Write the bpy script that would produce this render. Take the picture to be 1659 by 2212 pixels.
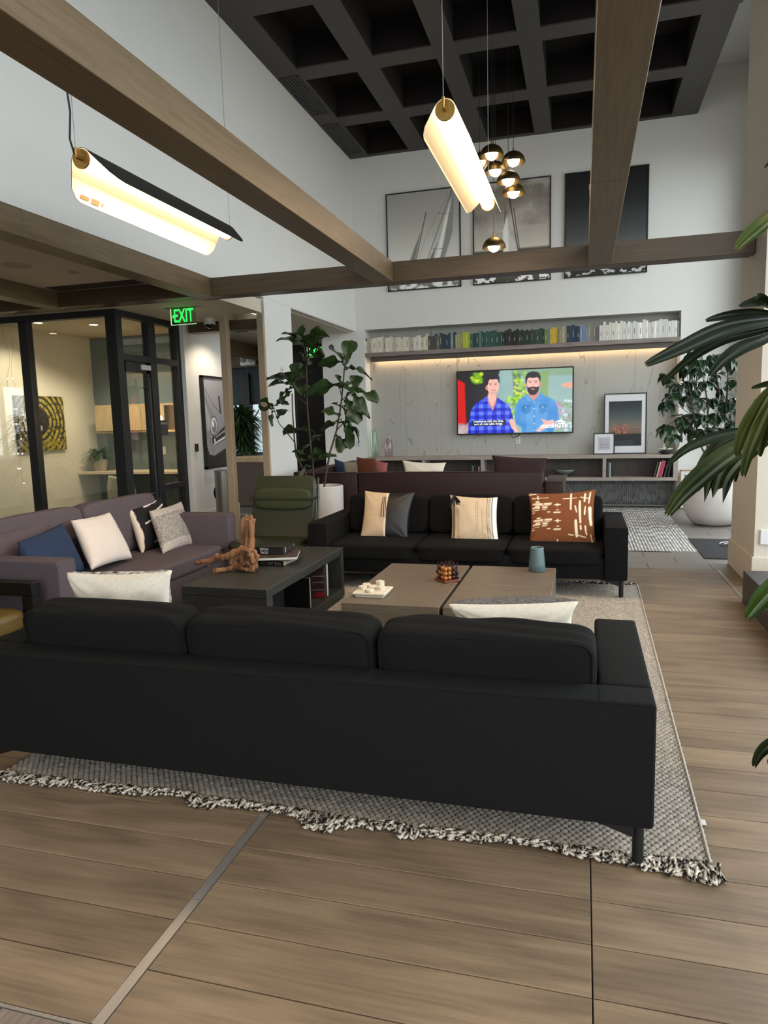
import bpy, bmesh, math, random
import numpy as np
from mathutils import Vector, Matrix, Euler
random.seed(7); RNG = np.random.default_rng(7)
C = bpy.context.scene.collection
for o in list(bpy.data.objects): bpy.data.objects.remove(o)

# ---------------------------------------------------------------- camera
FPX, YAW, PITCH, ROLL, EYE = 1525.5, 0.275929, -0.130722, -0.026384, 1.55
_f = Vector((-math.sin(YAW)*math.cos(PITCH), math.cos(YAW)*math.cos(PITCH), math.sin(PITCH)))
_r0 = Vector((math.cos(YAW), math.sin(YAW), 0)); _u0 = _r0.cross(_f)
_r = math.cos(ROLL)*_r0 + math.sin(ROLL)*_u0; _u = -math.sin(ROLL)*_r0 + math.cos(ROLL)*_u0
cam = bpy.data.cameras.new('camera'); cam_o = bpy.data.objects.new('camera', cam); C.objects.link(cam_o)
cam.sensor_fit = 'HORIZONTAL'; cam.sensor_width = 36; cam.lens = FPX*36/1659; cam.clip_start = .05; cam.clip_end = 200
cam_o.matrix_world = Matrix(((_r.x,_u.x,-_f.x,0),(_r.y,_u.y,-_f.y,0),(_r.z,_u.z,-_f.z,EYE),(0,0,0,1)))
bpy.context.scene.camera = cam_o
def ray(x, y): return _f + _r*((x-829.5)/FPX) - _u*((y-1106)/FPX)
def AZ(x, y, z=0.): d = ray(x,y); return Vector((0,0,EYE)) + d*((z-EYE)/d.z)     # measured point on a level plane
def AY(x, y, Y): d = ray(x,y); return Vector((0,0,EYE)) + d*(Y/d.y)               # ... on a cross wall plane
def AX(x, y, X): d = ray(x,y); return Vector((0,0,EYE)) + d*(X/d.x)               # ... on a long wall plane
def AD(x, y, D): return Vector((0,0,EYE)) + ray(x,y)*D

# ---------------------------------------------------------------- light and exposure
sc = bpy.context.scene
sc.view_settings.view_transform = 'Standard'; sc.view_settings.look = 'None'
sc.view_settings.exposure = 0.0; sc.view_settings.gamma = 1; sc.view_settings.use_curve_mapping = False
w = bpy.data.worlds.new('sky'); sc.world = w; w.use_nodes = True
nt = w.node_tree; bg = nt.nodes['Background']
bg.inputs[0].default_value = (.90, .95, 1.0, 1); bg.inputs[1].default_value = 4.8
cy = sc.cycles; cy.max_bounces = 7; cy.diffuse_bounces = 4; cy.glossy_bounces = 3; cy.transmission_bounces = 4
cy.transparent_max_bounces = 8; cy.sample_clamp_indirect = 6; cy.caustics_reflective = False; cy.caustics_refractive = False
cy.use_denoising = True
def portal(name, loc, rot, sx, sy):        # window opening, guides the sky light
    l = bpy.data.lights.new(name, 'AREA'); l.shape = 'RECTANGLE'; l.size = sx; l.size_y = sy; l.cycles.is_portal = True
    o = bpy.data.objects.new(name, l); o.location = loc; o.rotation_euler = rot; C.objects.link(o)
PI = math.pi
portal('window_portal', (2.5, 2.4, 2.9), (0, PI/2, 0), 5.4, 18.0)        # right-hand window wall
portal('window_portal', (-.8, -5.2, 3.0), (PI/2, 0, 0), 6.0, 5.4)     # window wall behind the camera
def lamp(name, kind, loc, energy, col, size=.1, rot=(0,0,0), sy=None, spot=None):
    l = bpy.data.lights.new(name, kind); l.energy = energy; l.color = col
    if kind == 'AREA':
        l.size = size
        if sy: l.shape = 'RECTANGLE'; l.size_y = sy
    elif kind == 'SPOT': l.spot_size = spot or 2.2; l.spot_blend = .6; l.shadow_soft_size = size
    else: l.shadow_soft_size = size
    o = bpy.data.objects.new(name, l); o.location = loc; o.rotation_euler = rot; C.objects.link(o); return o
WARM = (1, .72, .45)

# ---------------------------------------------------------------- helpers
def lin(h):
    h = h.lstrip('#'); v = [int(h[i:i+2],16)/255 for i in (0,2,4)]
    return tuple(c/12.92 if c <= .04045 else ((c+.055)/1.055)**2.4 for c in v)
MATS = {}
def mat(name, col='#888888', rough=.6, metal=0, spec=.5, noise=0, nscale=8, col2=None, bump=0, bscale=60, stretch=(1,1,1), rand=0, emit=None, estr=0, coat=0, det=4, sheen=0, trans=0):
    if name in MATS: return MATS[name]
    m = bpy.data.materials.new(name); m.use_nodes = True; n = m.node_tree.nodes; L = m.node_tree.links
    b = n['Principled BSDF']; c = lin(col)
    b.inputs['Base Color'].default_value = (*c,1); b.inputs['Roughness'].default_value = rough
    b.inputs['Metallic'].default_value = metal; b.inputs['Specular IOR Level'].default_value = spec
    b.inputs['Coat Weight'].default_value = coat; b.inputs['Sheen Weight'].default_value = sheen
    if trans: b.inputs['Transmission Weight'].default_value = trans
    if emit: b.inputs['Emission Color'].default_value = (*lin(emit),1); b.inputs['Emission Strength'].default_value = estr
    out = None
    if noise or bump:
        tc = n.new('ShaderNodeTexCoord'); mp = n.new('ShaderNodeMapping'); L.new(tc.outputs['Object'], mp.inputs[0])
        mp.inputs['Scale'].default_value = stretch; vec = mp.outputs[0]
        if rand:
            oi = n.new('ShaderNodeObjectInfo'); ad = n.new('ShaderNodeVectorMath'); ad.operation = 'ADD'
            mu = n.new('ShaderNodeMath'); mu.operation = 'MULTIPLY'; mu.inputs[1].default_value = 57.
            L.new(oi.outputs['Random'], mu.inputs[0]); L.new(mu.outputs[0], ad.inputs[1]); L.new(vec, ad.inputs[0]); vec = ad.outputs[0]
    if noise:
        tx = n.new('ShaderNodeTexNoise'); tx.inputs['Scale'].default_value = nscale; tx.inputs['Detail'].default_value = det
        L.new(vec, tx.inputs['Vector']); rp = n.new('ShaderNodeMapRange'); rp.inputs[1].default_value = .3; rp.inputs[2].default_value = .7
        L.new(tx.outputs[0], rp.inputs[0]); mx = n.new('ShaderNodeMix'); mx.data_type = 'RGBA'
        c2 = lin(col2) if col2 else tuple(x*(1-noise) for x in c)
        mx.inputs[6].default_value = (*c,1); mx.inputs[7].default_value = (*c2,1); L.new(rp.outputs[0], mx.inputs[0]); out = mx.outputs[2]
    if rand:
        oi2 = n.new('ShaderNodeObjectInfo'); mr = n.new('ShaderNodeMapRange'); mr.inputs[3].default_value = 1-rand; mr.inputs[4].default_value = 1+rand
        L.new(oi2.outputs['Random'], mr.inputs[0]); vm = n.new('ShaderNodeVectorMath'); vm.operation = 'SCALE'
        if out: L.new(out, vm.inputs[0])
        else: vm.inputs[0].default_value = c
        L.new(mr.outputs[0], vm.inputs['Scale']); out = vm.outputs[0]
    if out: L.new(out, b.inputs['Base Color'])
    if bump:
        t2 = n.new('ShaderNodeTexNoise'); t2.inputs['Scale'].default_value = bscale; t2.inputs['Detail'].default_value = 3
        L.new(vec, t2.inputs['Vector']); bp = n.new('ShaderNodeBump'); bp.inputs['Strength'].default_value = min(1,bump); bp.inputs['Distance'].default_value = .004*max(1,bump)
        L.new(t2.outputs[0], bp.inputs['Height']); L.new(bp.outputs[0], b.inputs['Normal'])
    MATS[name] = m; return m
def wood(name, cols, rough=.5, axis=0, scale=1., rings=.5, rand=.08, bump=.15, spec=.4, asp=7, fine=1.0):
    """procedural wood: grain stretched along one axis, knots and cathedral rings, per-piece offset"""
    if name in MATS: return MATS[name]
    m = bpy.data.materials.new(name); m.use_nodes = True; n = m.node_tree.nodes; L = m.node_tree.links
    b = n['Principled BSDF']; b.inputs['Roughness'].default_value = rough; b.inputs['Specular IOR Level'].default_value = spec
    tc = n.new('ShaderNodeTexCoord'); mp = n.new('ShaderNodeMapping'); L.new(tc.outputs['Object'], mp.inputs[0])
    s = [asp*scale]*3; s[axis] = 1.0*scale; mp.inputs['Scale'].default_value = s
    oi = n.new('ShaderNodeObjectInfo'); mu = n.new('ShaderNodeMath'); mu.operation = 'MULTIPLY'; mu.inputs[1].default_value = 83.
    ad = n.new('ShaderNodeVectorMath'); L.new(oi.outputs['Random'], mu.inputs[0]); L.new(mp.outputs[0], ad.inputs[0]); L.new(mu.outputs[0], ad.inputs[1])
    big = n.new('ShaderNodeTexNoise'); big.inputs['Scale'].default_value = .9; big.inputs['Detail'].default_value = 2; L.new(ad.outputs[0], big.inputs['Vector'])
    k = n.new('ShaderNodeMath'); k.operation = 'MULTIPLY'; k.inputs[1].default_value = 26; L.new(big.outputs[0], k.inputs[0])
    sn = n.new('ShaderNodeMath'); sn.operation = 'SINE'; L.new(k.outputs[0], sn.inputs[0])
    fi = n.new('ShaderNodeTexNoise'); fi.inputs['Scale'].default_value = 4; fi.inputs['Detail'].default_value = 6; fi.inputs['Roughness'].default_value = .65
    sm = n.new('ShaderNodeMapping'); s2 = [3.0]*3; s2[axis] = .8; sm.inputs['Scale'].default_value = s2; L.new(ad.outputs[0], sm.inputs[0]); L.new(sm.outputs[0], fi.inputs['Vector'])
    mx = n.new('ShaderNodeMath'); mx.operation = 'MULTIPLY_ADD'; mx.inputs[1].default_value = .13*rings; L.new(sn.outputs[0], mx.inputs[0])
    fm_ = n.new('ShaderNodeMath'); fm_.operation = 'MULTIPLY_ADD'; fm_.inputs[1].default_value = fine; fm_.inputs[2].default_value = .5*(1-fine); L.new(fi.outputs[0], fm_.inputs[0]); L.new(fm_.outputs[0], mx.inputs[2])
    cr = n.new('ShaderNodeValToRGB'); e = cr.color_ramp.elements
    e[0].position = .3; e[0].color = (*lin(cols[0]),1); e[1].position = .72; e[1].color = (*lin(cols[2]),1); q = e.new(.5); q.color = (*lin(cols[1]),1)
    L.new(mx.outputs[0], cr.inputs[0])
    mr = n.new('ShaderNodeMapRange'); mr.inputs[3].default_value = 1-rand; mr.inputs[4].default_value = 1+rand; L.new(oi.outputs['Random'], mr.inputs[0])
    vm = n.new('ShaderNodeVectorMath'); vm.operation = 'SCALE'; L.new(cr.outputs[0], vm.inputs[0]); L.new(mr.outputs[0], vm.inputs['Scale']); L.new(vm.outputs[0], b.inputs['Base Color'])
    bp = n.new('ShaderNodeBump'); bp.inputs['Strength'].default_value = bump; bp.inputs['Distance'].default_value = .002; L.new(mx.outputs[0], bp.inputs['Height']); L.new(bp.outputs[0], b.inputs['Normal'])
    MATS[name] = m; return m
def vmat(name, rough=.6, emit=0, bump=0, spec=.5):
    """colours from the mesh colour attribute 'paint'"""
    if name in MATS: return MATS[name]
    m = bpy.data.materials.new(name); m.use_nodes = True; n = m.node_tree.nodes; L = m.node_tree.links; b = n['Principled BSDF']
    a = n.new('ShaderNodeAttribute'); a.attribute_name = 'paint'; L.new(a.outputs[0], b.inputs['Base Color']); b.inputs['Roughness'].default_value = rough
    b.inputs['Specular IOR Level'].default_value = spec
    if emit: L.new(a.outputs[0], b.inputs['Emission Color']); b.inputs['Emission Strength'].default_value = emit; b.inputs['Base Color'].default_value=(0,0,0,1); m.node_tree.links.remove(b.inputs['Base Color'].links[0])
    if bump:
        tc = n.new('ShaderNodeTexCoord'); t2 = n.new('ShaderNodeTexNoise'); t2.inputs['Scale'].default_value = 260; L.new(tc.outputs['Object'], t2.inputs['Vector'])
        bp = n.new('ShaderNodeBump'); bp.inputs['Strength'].default_value = bump; bp.inputs['Distance'].default_value = .003; L.new(t2.outputs[0], bp.inputs['Height']); L.new(bp.outputs[0], b.inputs['Normal'])
    MATS[name] = m; return m
def glass(name, tint=(.93,.96,.95), refl=1.0, blend=.12):
    if name in MATS: return MATS[name]
    m = bpy.data.materials.new(name); m.use_nodes = True; n = m.node_tree.nodes; L = m.node_tree.links
    n.remove(n['Principled BSDF']); t = n.new('ShaderNodeBsdfTransparent'); t.inputs[0].default_value = (*tint,1)
    g = n.new('ShaderNodeBsdfGlossy'); g.inputs['Roughness'].default_value = .015; g.inputs[0].default_value = (refl,)*3+(1,)
    fr = n.new('ShaderNodeLayerWeight'); fr.inputs[0].default_value = .5; mx = n.new('ShaderNodeMixShader')
    pw = n.new('ShaderNodeMath'); pw.operation = 'POWER'; pw.inputs[1].default_value = 5; L.new(fr.outputs['Facing'], pw.inputs[0])
    ma = n.new('ShaderNodeMath'); ma.operation = 'MULTIPLY_ADD'; ma.inputs[1].default_value = .9; ma.inputs[2].default_value = blend*.25; L.new(pw.outputs[0], ma.inputs[0])
    L.new(ma.outputs[0], mx.inputs[0]); L.new(t.outputs[0], mx.inputs[1]); L.new(g.outputs[0], mx.inputs[2]); L.new(mx.outputs[0], n['Material Output'].inputs[0])
    MATS[name] = m; return m

class B:
    """collects shapes into one bmesh, build() links it as one object"""
    def __init__(s): s.bm = bmesh.new()
    def box(s, lo, hi, bev=0, M=None, seg=1):
        lo, hi = Vector(lo), Vector(hi); c = (lo+hi)/2; d = hi-lo
        t = bmesh.new(); bmesh.ops.create_cube(t, size=1)
        for v in t.verts: v.co = Vector((v.co.x*d.x, v.co.y*d.y, v.co.z*d.z))+c
        if bev: bmesh.ops.bevel(t, geom=list(t.edges), offset=bev, segments=seg, affect='EDGES', profile=.5)
        return s.add(t, M)
    def add(s, t, M=None):
        if M: bmesh.ops.transform(t, matrix=M, verts=t.verts)
        me = bpy.data.meshes.new('t'); t.to_mesh(me); t.free(); s.bm.from_mesh(me); bpy.data.meshes.remove(me); return s
    def cyl(s, p, q, r, r2=None, n=16, caps=True):
        p, q = Vector(p), Vector(q); d = q-p; t = bmesh.new()
        bmesh.ops.create_cone(t, cap_ends=caps, segments=n, radius1=r, radius2=r if r2 is None else r2, depth=d.length)
        return s.add(t, Matrix.Translation((p+q)/2) @ d.to_track_quat('Z','Y').to_matrix().to_4x4())
    def ball(s, c, r, sc=(1,1,1), u=16, v=10):
        t = bmesh.new(); bmesh.ops.create_uvsphere(t, u_segments=u, v_segments=v, radius=r)
        return s.add(t, Matrix.Translation(c) @ Matrix.Diagonal((*sc,1)))
    def lathe(s, prof, c=(0,0,0), n=32, M=None):
        t = bmesh.new(); rings = []
        for r, z in prof:
            if r < 1e-5: rings.append([t.verts.new((0,0,z))])
            else: rings.append([t.verts.new((r*math.cos(2*PI*i/n), r*math.sin(2*PI*i/n), z)) for i in range(n)])
        for a, b in zip(rings, rings[1:]):
            for i in range(n):
                j = (i+1)%n
                if len(a)==1 and len(b)==1: continue
                if len(a)==1: t.faces.new((a[0], b[j], b[i]))
                elif len(b)==1: t.faces.new((a[i], a[j], b[0]))
                else: t.faces.new((a[i], a[j], b[j], b[i]))
        bmesh.ops.recalc_face_normals(t, faces=t.faces)
        return s.add(t, Matrix.Translation(c) @ (M or Matrix()))
    def tube(s, pts, r, n=8, flat=1.0):
        pts = [Vector(p) for p in pts]; N = len(pts); rs = r if isinstance(r,(list,tuple)) else [r]*N
        t = bmesh.new(); rings = []; nrm = None
        for i, p in enumerate(pts):
            d = (pts[min(i+1,N-1)]-pts[max(i-1,0)]).normalized()
            if nrm is None: nrm = d.orthogonal().normalized()
            nrm = (nrm - d*nrm.dot(d)).normalized(); bn = d.cross(nrm)
            rings.append([t.verts.new(p + (nrm*math.cos(2*PI*k/n) + bn*math.sin(2*PI*k/n)*flat)*rs[i]) for k in range(n)])
        for a, b in zip(rings, rings[1:]):
            for k in range(n): t.faces.new((a[k], a[(k+1)%n], b[(k+1)%n], b[k]))
        t.faces.new(rings[0][::-1]); t.faces.new(rings[-1])
        return s.add(t)
    def prism(s, poly, a, b, axis='z', M=None):
        """extrude a 2D polygon between a and b along an axis"""
        f = {'z': lambda u,v,t:(u,v,t), 'y': lambda u,v,t:(u,t,v), 'x': lambda u,v,t:(t,u,v)}[axis]
        t = bmesh.new(); v1 = [t.verts.new(f(u,v,a)) for u,v in poly]; v2 = [t.verts.new(f(u,v,b)) for u,v in poly]; n = len(poly)
        t.faces.new(v1); t.faces.new(v2[::-1])
        for i in range(n): t.faces.new((v1[i], v2[i], v2[(i+1)%n], v1[(i+1)%n]))
        bmesh.ops.recalc_face_normals(t, faces=t.faces)
        return s.add(t, M)
    def soft(s, size, c=(0,0,0), e=7, n=10, puff=.0, wr=0, seed=0, M=None, sag=0):
        """upholstery block: rounded box with optional crown (puff) and wrinkles"""
        t = bmesh.new(); bmesh.ops.create_cube(t, size=2); bmesh.ops.subdivide_edges(t, edges=t.edges, cuts=n, use_grid_fill=True)
        rn = random.Random(seed); ph = [(rn.uniform(2,9), rn.uniform(2,9), rn.uniform(0,6)) for _ in range(6)]
        for v in t.verts:
            x,y,z = v.co; L_ = (abs(x)**e+abs(y)**e+abs(z)**e)**(1/e); x,y,z = x/L_, y/L_, z/L_
            k = 1+puff*(1-x*x)*(1-y*y)
            dz = wr*sum(math.sin(a*x+b*y+p+z) for a,b,p in ph)/6
            v.co = Vector((x*size[0]/2, y*size[1]/2, z*size[2]/2*k + dz - sag*(1-x*x)))+Vector(c)
        return s.add(t, M)
    def quad(s, a, b, c, d):
        s.bm.faces.new([s.bm.verts.new(p) for p in (a,b,c,d)]); return s
    def build(s, name, m, parent=None, smooth=False, **tags):
        me = bpy.data.meshes.new(name); s.bm.to_mesh(me); s.bm.free()
        return link(name, me, m, parent, smooth, **tags)
def link(name, me, m, parent=None, smooth=False, loc=None, **tags):
    if m:
        ms = m if isinstance(m,(list,tuple)) else [m]
        if not me.materials:
            for q in ms: me.materials.append(q)
    if smooth:
        me.polygons.foreach_set('use_smooth', [True]*len(me.polygons))
        if smooth != 'all': me.set_sharp_from_angle(angle=math.radians(40))
    o = bpy.data.objects.new(name, me); C.objects.link(o)
    if parent: o.parent = parent
    if loc is not None: o.location = loc
    for k, v in tags.items():
        if v: o[k] = v
    return o
def thing(name, label, category, loc=(0,0,0), rz=0, group=None):
    o = bpy.data.objects.new(name, None); C.objects.link(o); o.location = loc; o.rotation_euler = (0,0,rz); o.empty_display_size = .1
    o['label'] = label; o['category'] = category
    if group: o['group'] = group
    return o
def rep(o, parent, loc=None, rz=None, M=None):
    c = o.copy(); C.objects.link(c); c.parent = parent
    if loc is not None: c.location = loc
    if rz is not None: c.rotation_euler = (0,0,rz)
    if M is not None: c.matrix_local = M
    return c
def text(s, size, M, m, parent, name='lettering', ext=.001, bold=0, align='CENTER', sx=1):
    cu = bpy.data.curves.new('txt', 'FONT'); cu.body = s; cu.size = size; cu.extrude = ext; cu.offset = bold; cu.align_x = align; cu.align_y = 'CENTER'; cu.resolution_u = 3
    t = bpy.data.objects.new('txt', cu); me = bpy.data.meshes.new_from_object(t); bpy.data.objects.remove(t); me.materials.clear()
    me.transform(M @ Matrix.Diagonal((sx,1,1,1))); return link(name, me, m, parent)
FACE_CAM = Matrix.Rotation(PI/2, 4, 'X')                       # text plane facing -Y
def facing(p, m=FACE_CAM): return Matrix.Translation(p) @ m

# ---- small painter for flat prints and screens (colours go to a mesh attribute)
class Img:
    def __init__(s, w, h, bgc): s.w, s.h = w, h; s.a = np.zeros((h,w,3)); s.a[:] = lin(bgc); s.X, s.Y = np.meshgrid((np.arange(w)+.5)/w, (np.arange(h)+.5)/h)
    def put(s, m, col, k=1.):
        c = np.array(lin(col)) if isinstance(col,str) else col
        m = (m*k)[...,None]; s.a = s.a*(1-m)+c*m
    def poly(s, pts, col, k=1.):
        acc = np.zeros((s.h,s.w))
        for ox, oy in ((-.25,-.25),(.25,-.25),(-.25,.25),(.25,.25)):
            X = s.X+ox/s.w; Y = s.Y+oy/s.h; ins = np.zeros((s.h,s.w),bool); n = len(pts)
            for i in range(n):
                x1,y1 = pts[i]; x2,y2 = pts[(i+1)%n]
                if y1 == y2: continue
                ins ^= ((y1 > Y) != (y2 > Y)) & (X < (x2-x1)*(Y-y1)/(y2-y1)+x1)
            acc += ins*.25
        s.put(acc, col, k)
    def ell(s, cx, cy, rx, ry, col, k=1., soft=.08, ang=0):
        c, q = math.cos(ang), math.sin(ang); asp = s.w/s.h; dx = (s.X-cx)*asp; dy = s.Y-cy
        u = (dx*c+dy*q)/(rx*asp); v = (-dx*q+dy*c)/ry; s.put(np.clip((1-np.sqrt(u*u+v*v))/soft+.5,0,1), col, k)
    def line(s, p, q, wd, col, k=1.):
        asp = s.w/s.h; px,py = p[0]*asp,p[1]; qx,qy = q[0]*asp,q[1]; dx,dy = qx-px,qy-py; L_ = dx*dx+dy*dy+1e-12
        t = np.clip(((s.X*asp-px)*dx+(s.Y-py)*dy)/L_,0,1); d = np.hypot(s.X*asp-px-t*dx, s.Y-py-t*dy)
        s.put(np.clip((wd/2-d)*s.h+.5,0,1), col, k)
    def noise(s, gx, gy, seed=0):
        r = np.random.default_rng(seed); tot = np.zeros((s.h,s.w)); amp = 1.; ws = 0
        for o_ in range(4):
            g = r.random((int(gy*2**o_)+2, int(gx*2**o_)+2)); x = s.X*gx*2**o_; y = s.Y*gy*2**o_; i = x.astype(int); j = y.astype(int); fx = x-i; fy = y-j
            tot += amp*((g[j,i]*(1-fx)+g[j,i+1]*fx)*(1-fy)+(g[j+1,i]*(1-fx)+g[j+1,i+1]*fx)*fy); ws += amp; amp *= .5
        return tot/ws
    def blur(s, n):
        for _ in range(n):
            p = np.pad(s.a,((1,1),(1,1),(0,0)),'edge'); s.a = (p[1:-1,1:-1]*2+p[:-2,1:-1]+p[2:,1:-1]+p[1:-1,:-2]+p[1:-1,2:])/6
    def vgrad(s, stops):
        ys = [t for t,_ in stops]; cs = np.array([lin(c) for _,c in stops])
        for k in range(3): s.a[...,k] = np.interp(s.Y, ys, cs[:,k])
def setpaint(me, cols):
    a = me.color_attributes.new('paint', 'FLOAT_COLOR', 'POINT'); d = np.ones((len(me.vertices),4), np.float32); d[:,:3] = cols; a.data.foreach_set('color', d.ravel())
def canvas(name, img, O, U, V, m, parent=None, **tags):
    """flat print: grid from corner O (top left) along U and V (down), one vertex per pixel"""
    h, w = img.h, img.w; O,U,V = Vector(O),Vector(U),Vector(V)
    gx, gy = np.meshgrid(np.arange(w)/(w-1), np.arange(h)/(h-1)); P = np.array(O)+gx[...,None]*np.array(U)+gy[...,None]*np.array(V)
    idx = np.arange(w*h).reshape(h,w); F = np.stack([idx[:-1,:-1],idx[1:,:-1],idx[1:,1:],idx[:-1,1:]],-1).reshape(-1,4)
    me = rawmesh(name, P.reshape(-1,3), F); setpaint(me, img.a.reshape(-1,3)); return link(name, me, m, parent, **tags)
def rawmesh(name, V_, F):
    me = bpy.data.meshes.new(name); n = F.shape[1]; me.vertices.add(len(V_)); me.vertices.foreach_set('co', np.asarray(V_,np.float32).ravel())
    me.loops.add(F.size); me.loops.foreach_set('vertex_index', F.astype(np.int32).ravel()); me.polygons.add(len(F))
    me.polygons.foreach_set('loop_start', np.arange(0,F.size,n,dtype=np.int32)); me.update(calc_edges=True); me.validate(); return me
# ---------------------------------------------------------------- dimensions of the place
XL, YF, ZC, ZB0, ZB1 = -3.89, 12.2, 5.98, 2.915, 3.11      # left wall, far wall, dark ceiling, beams bottom/top
XR, YB, XLL = 2.3, -5.0, -11.0                              # window wall, wall behind the camera, far lobby wall
YN = 12.5                                                   # back of the book niche
S = dict(kind='structure')
white = mat('white_paint', '#e2e1dc', rough=.75, noise=.02, nscale=3, bump=.05, bscale=180)
cream = mat('cream_paint', '#d8d0be', rough=.7, noise=.03, nscale=2)
grouse = mat('teal_paint', '#6d7a7c', rough=.8)
black = mat('black_metal', '#0d0d0e', rough=.45, spec=.4)
blackp = mat('black_powder_coat', '#141414', rough=.5)
plank_m = wood('oak_plank_floor', ['#615142','#776551','#897660'], rough=.4, axis=0, scale=1.0, rings=.6, rand=.13, bump=.1, asp=4.2, fine=.62)
tile_m = mat('grey_stone_tile', '#7d7871', rough=.45, noise=.2, nscale=6, stretch=(1,4,1), rand=.07, bump=.1, bscale=40)
strip_m = mat('brushed_steel', '#a9a39b', rough=.35, metal=.6, noise=.2, nscale=60, stretch=(1,.05,1))
beam_m = wood('stained_maple_beam', ['#57482f','#6b5940','#7f6c4f'], rough=.45, axis=1, scale=.8, fine=.6, rings=.2, rand=.04, bump=.05)
beamx_m = wood('stained_maple_beam_cross', ['#463625','#544331','#64523c'], rough=.45, axis=0, scale=.8, fine=.6, rings=.2, rand=.04, bump=.05)
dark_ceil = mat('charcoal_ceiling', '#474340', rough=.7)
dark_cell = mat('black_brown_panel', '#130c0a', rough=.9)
glas = glass('clear_glass')

# ---- floor: base slab, oak plank pieces, stone tiles, mosaic strips
floor = B().box((XLL-.3, YB-.3, -.25), (XR+.3, 14.5, -.012)).build('floor', mat('mortar','#4a4540',rough=.9), **S)
def slab(w, d, h=.012, g=.0022):
    return B().box((g, g, -h), (w-g, d-g, 0), bev=.0012)
pl = slab(1.232, .2); plm = bpy.data.meshes.new('plank'); pl.bm.to_mesh(plm); pl.bm.free(); plm.materials.append(plank_m)
PY0 = 1.38; NROW = 30
for c in range(-3, 2):                                       # bays between steel strips, two planks long
    x0 = -1.21 + c*2.5
    for half in (0, 1):
        xa = x0 + .018 + half*1.232
        if xa > XR-.4 or xa < -6.3: continue
        for r in range(NROW): link('plank', plm, None, floor, loc=(xa, PY0+.2*r, 0))
    for k in range(12):
        if x0 > -6.3: B().box((x0-.017, PY0+k*.5+.002, -.012), (x0+.017, PY0+(k+1)*.5, .0006)).build('metal_strip', strip_m, floor)
tl = slab(.6, .3); tlm = bpy.data.meshes.new('tile'); tl.bm.to_mesh(tlm); tl.bm.free(); tlm.materials.append(tile_m)
YT = PY0+NROW*.2
MX0, MX1, MY0, MY1 = -.9, 1.28, 8.36, 12.2                   # mosaic inset
for i in range(13):
    for j in range(17):
        x = -5.35+.6*i - (.3 if j%2 else 0); y = YT+.3*j
        if x+.3 > MX0 and x+.6 < MX1+.25 and y+.15 > MY0: continue
        if x < XR-.3: link('tile', tlm, None, floor, loc=(x, y, 0))
bt = slab(.2, 1.2); btm = bpy.data.meshes.new('board'); bt.bm.to_mesh(btm); bt.bm.free()
btm.materials.append(wood('grey_board_tile', ['#5f564e','#75695f','#877b70'], axis=1, rough=.5, rings=.3, rand=.06))
for i in range(24):
    for j in range(2): link('board', btm, None, floor, loc=(-3.1+.2*i, PY0-.012-1.2*(j+1), 0))
B().box((-3.1, PY0-.012, -.012), (1.9, PY0-.002, .001)).build('metal_strip', strip_m, floor)
def strips(name, x0, x1, y0, y1, w_, l_, f, m, parent):
    t = B(); rn = random.Random(3); x = x0; V_ = []; F = []; cols = []
    while x < x1-w_*.6:
        y = y0 - rn.random()*l_
        while y < y1:
            a, b = max(y,y0)+.002, min(y+l_, y1)-.002
            if b-a > .02:
                i = len(V_); h = rn.uniform(.0,.002); V_ += [f(x+.002,a,-.008),f(x+w_-.002,a,-.008),f(x+w_-.002,b,-.008),f(x+.002,b,-.008),f(x+.002,a,h),f(x+w_-.002,a,h),f(x+w_-.002,b,h),f(x+.002,b,h)]
                F += [(i+4,i+5,i+6,i+7),(i,i+1,i+5,i+4),(i+1,i+2,i+6,i+5),(i+2,i+3,i+7,i+6),(i+3,i,i+4,i+7)]; g = rn.uniform(.8,1.1); cols += [(g,g,g)]*8
            y += l_
        x += w_
    me = rawmesh(name, np.array(V_), np.array(F)); base = np.array(lin(m)); setpaint(me, np.array(cols)*base)
    return link(name, me, vmat('mosaic_strips', rough=.4), parent, kind='stuff')
strips('mosaic', MX0, MX1, MY0, MY1, .036, .30, lambda x,y,z:(x,y,z), '#b9b7b3', floor)

# ---- ground outside
B().box((-40,-40,-.6),(40,40,-.3)).build('ground', mat('paving','#8f8d88',rough=.9), **S)

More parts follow.
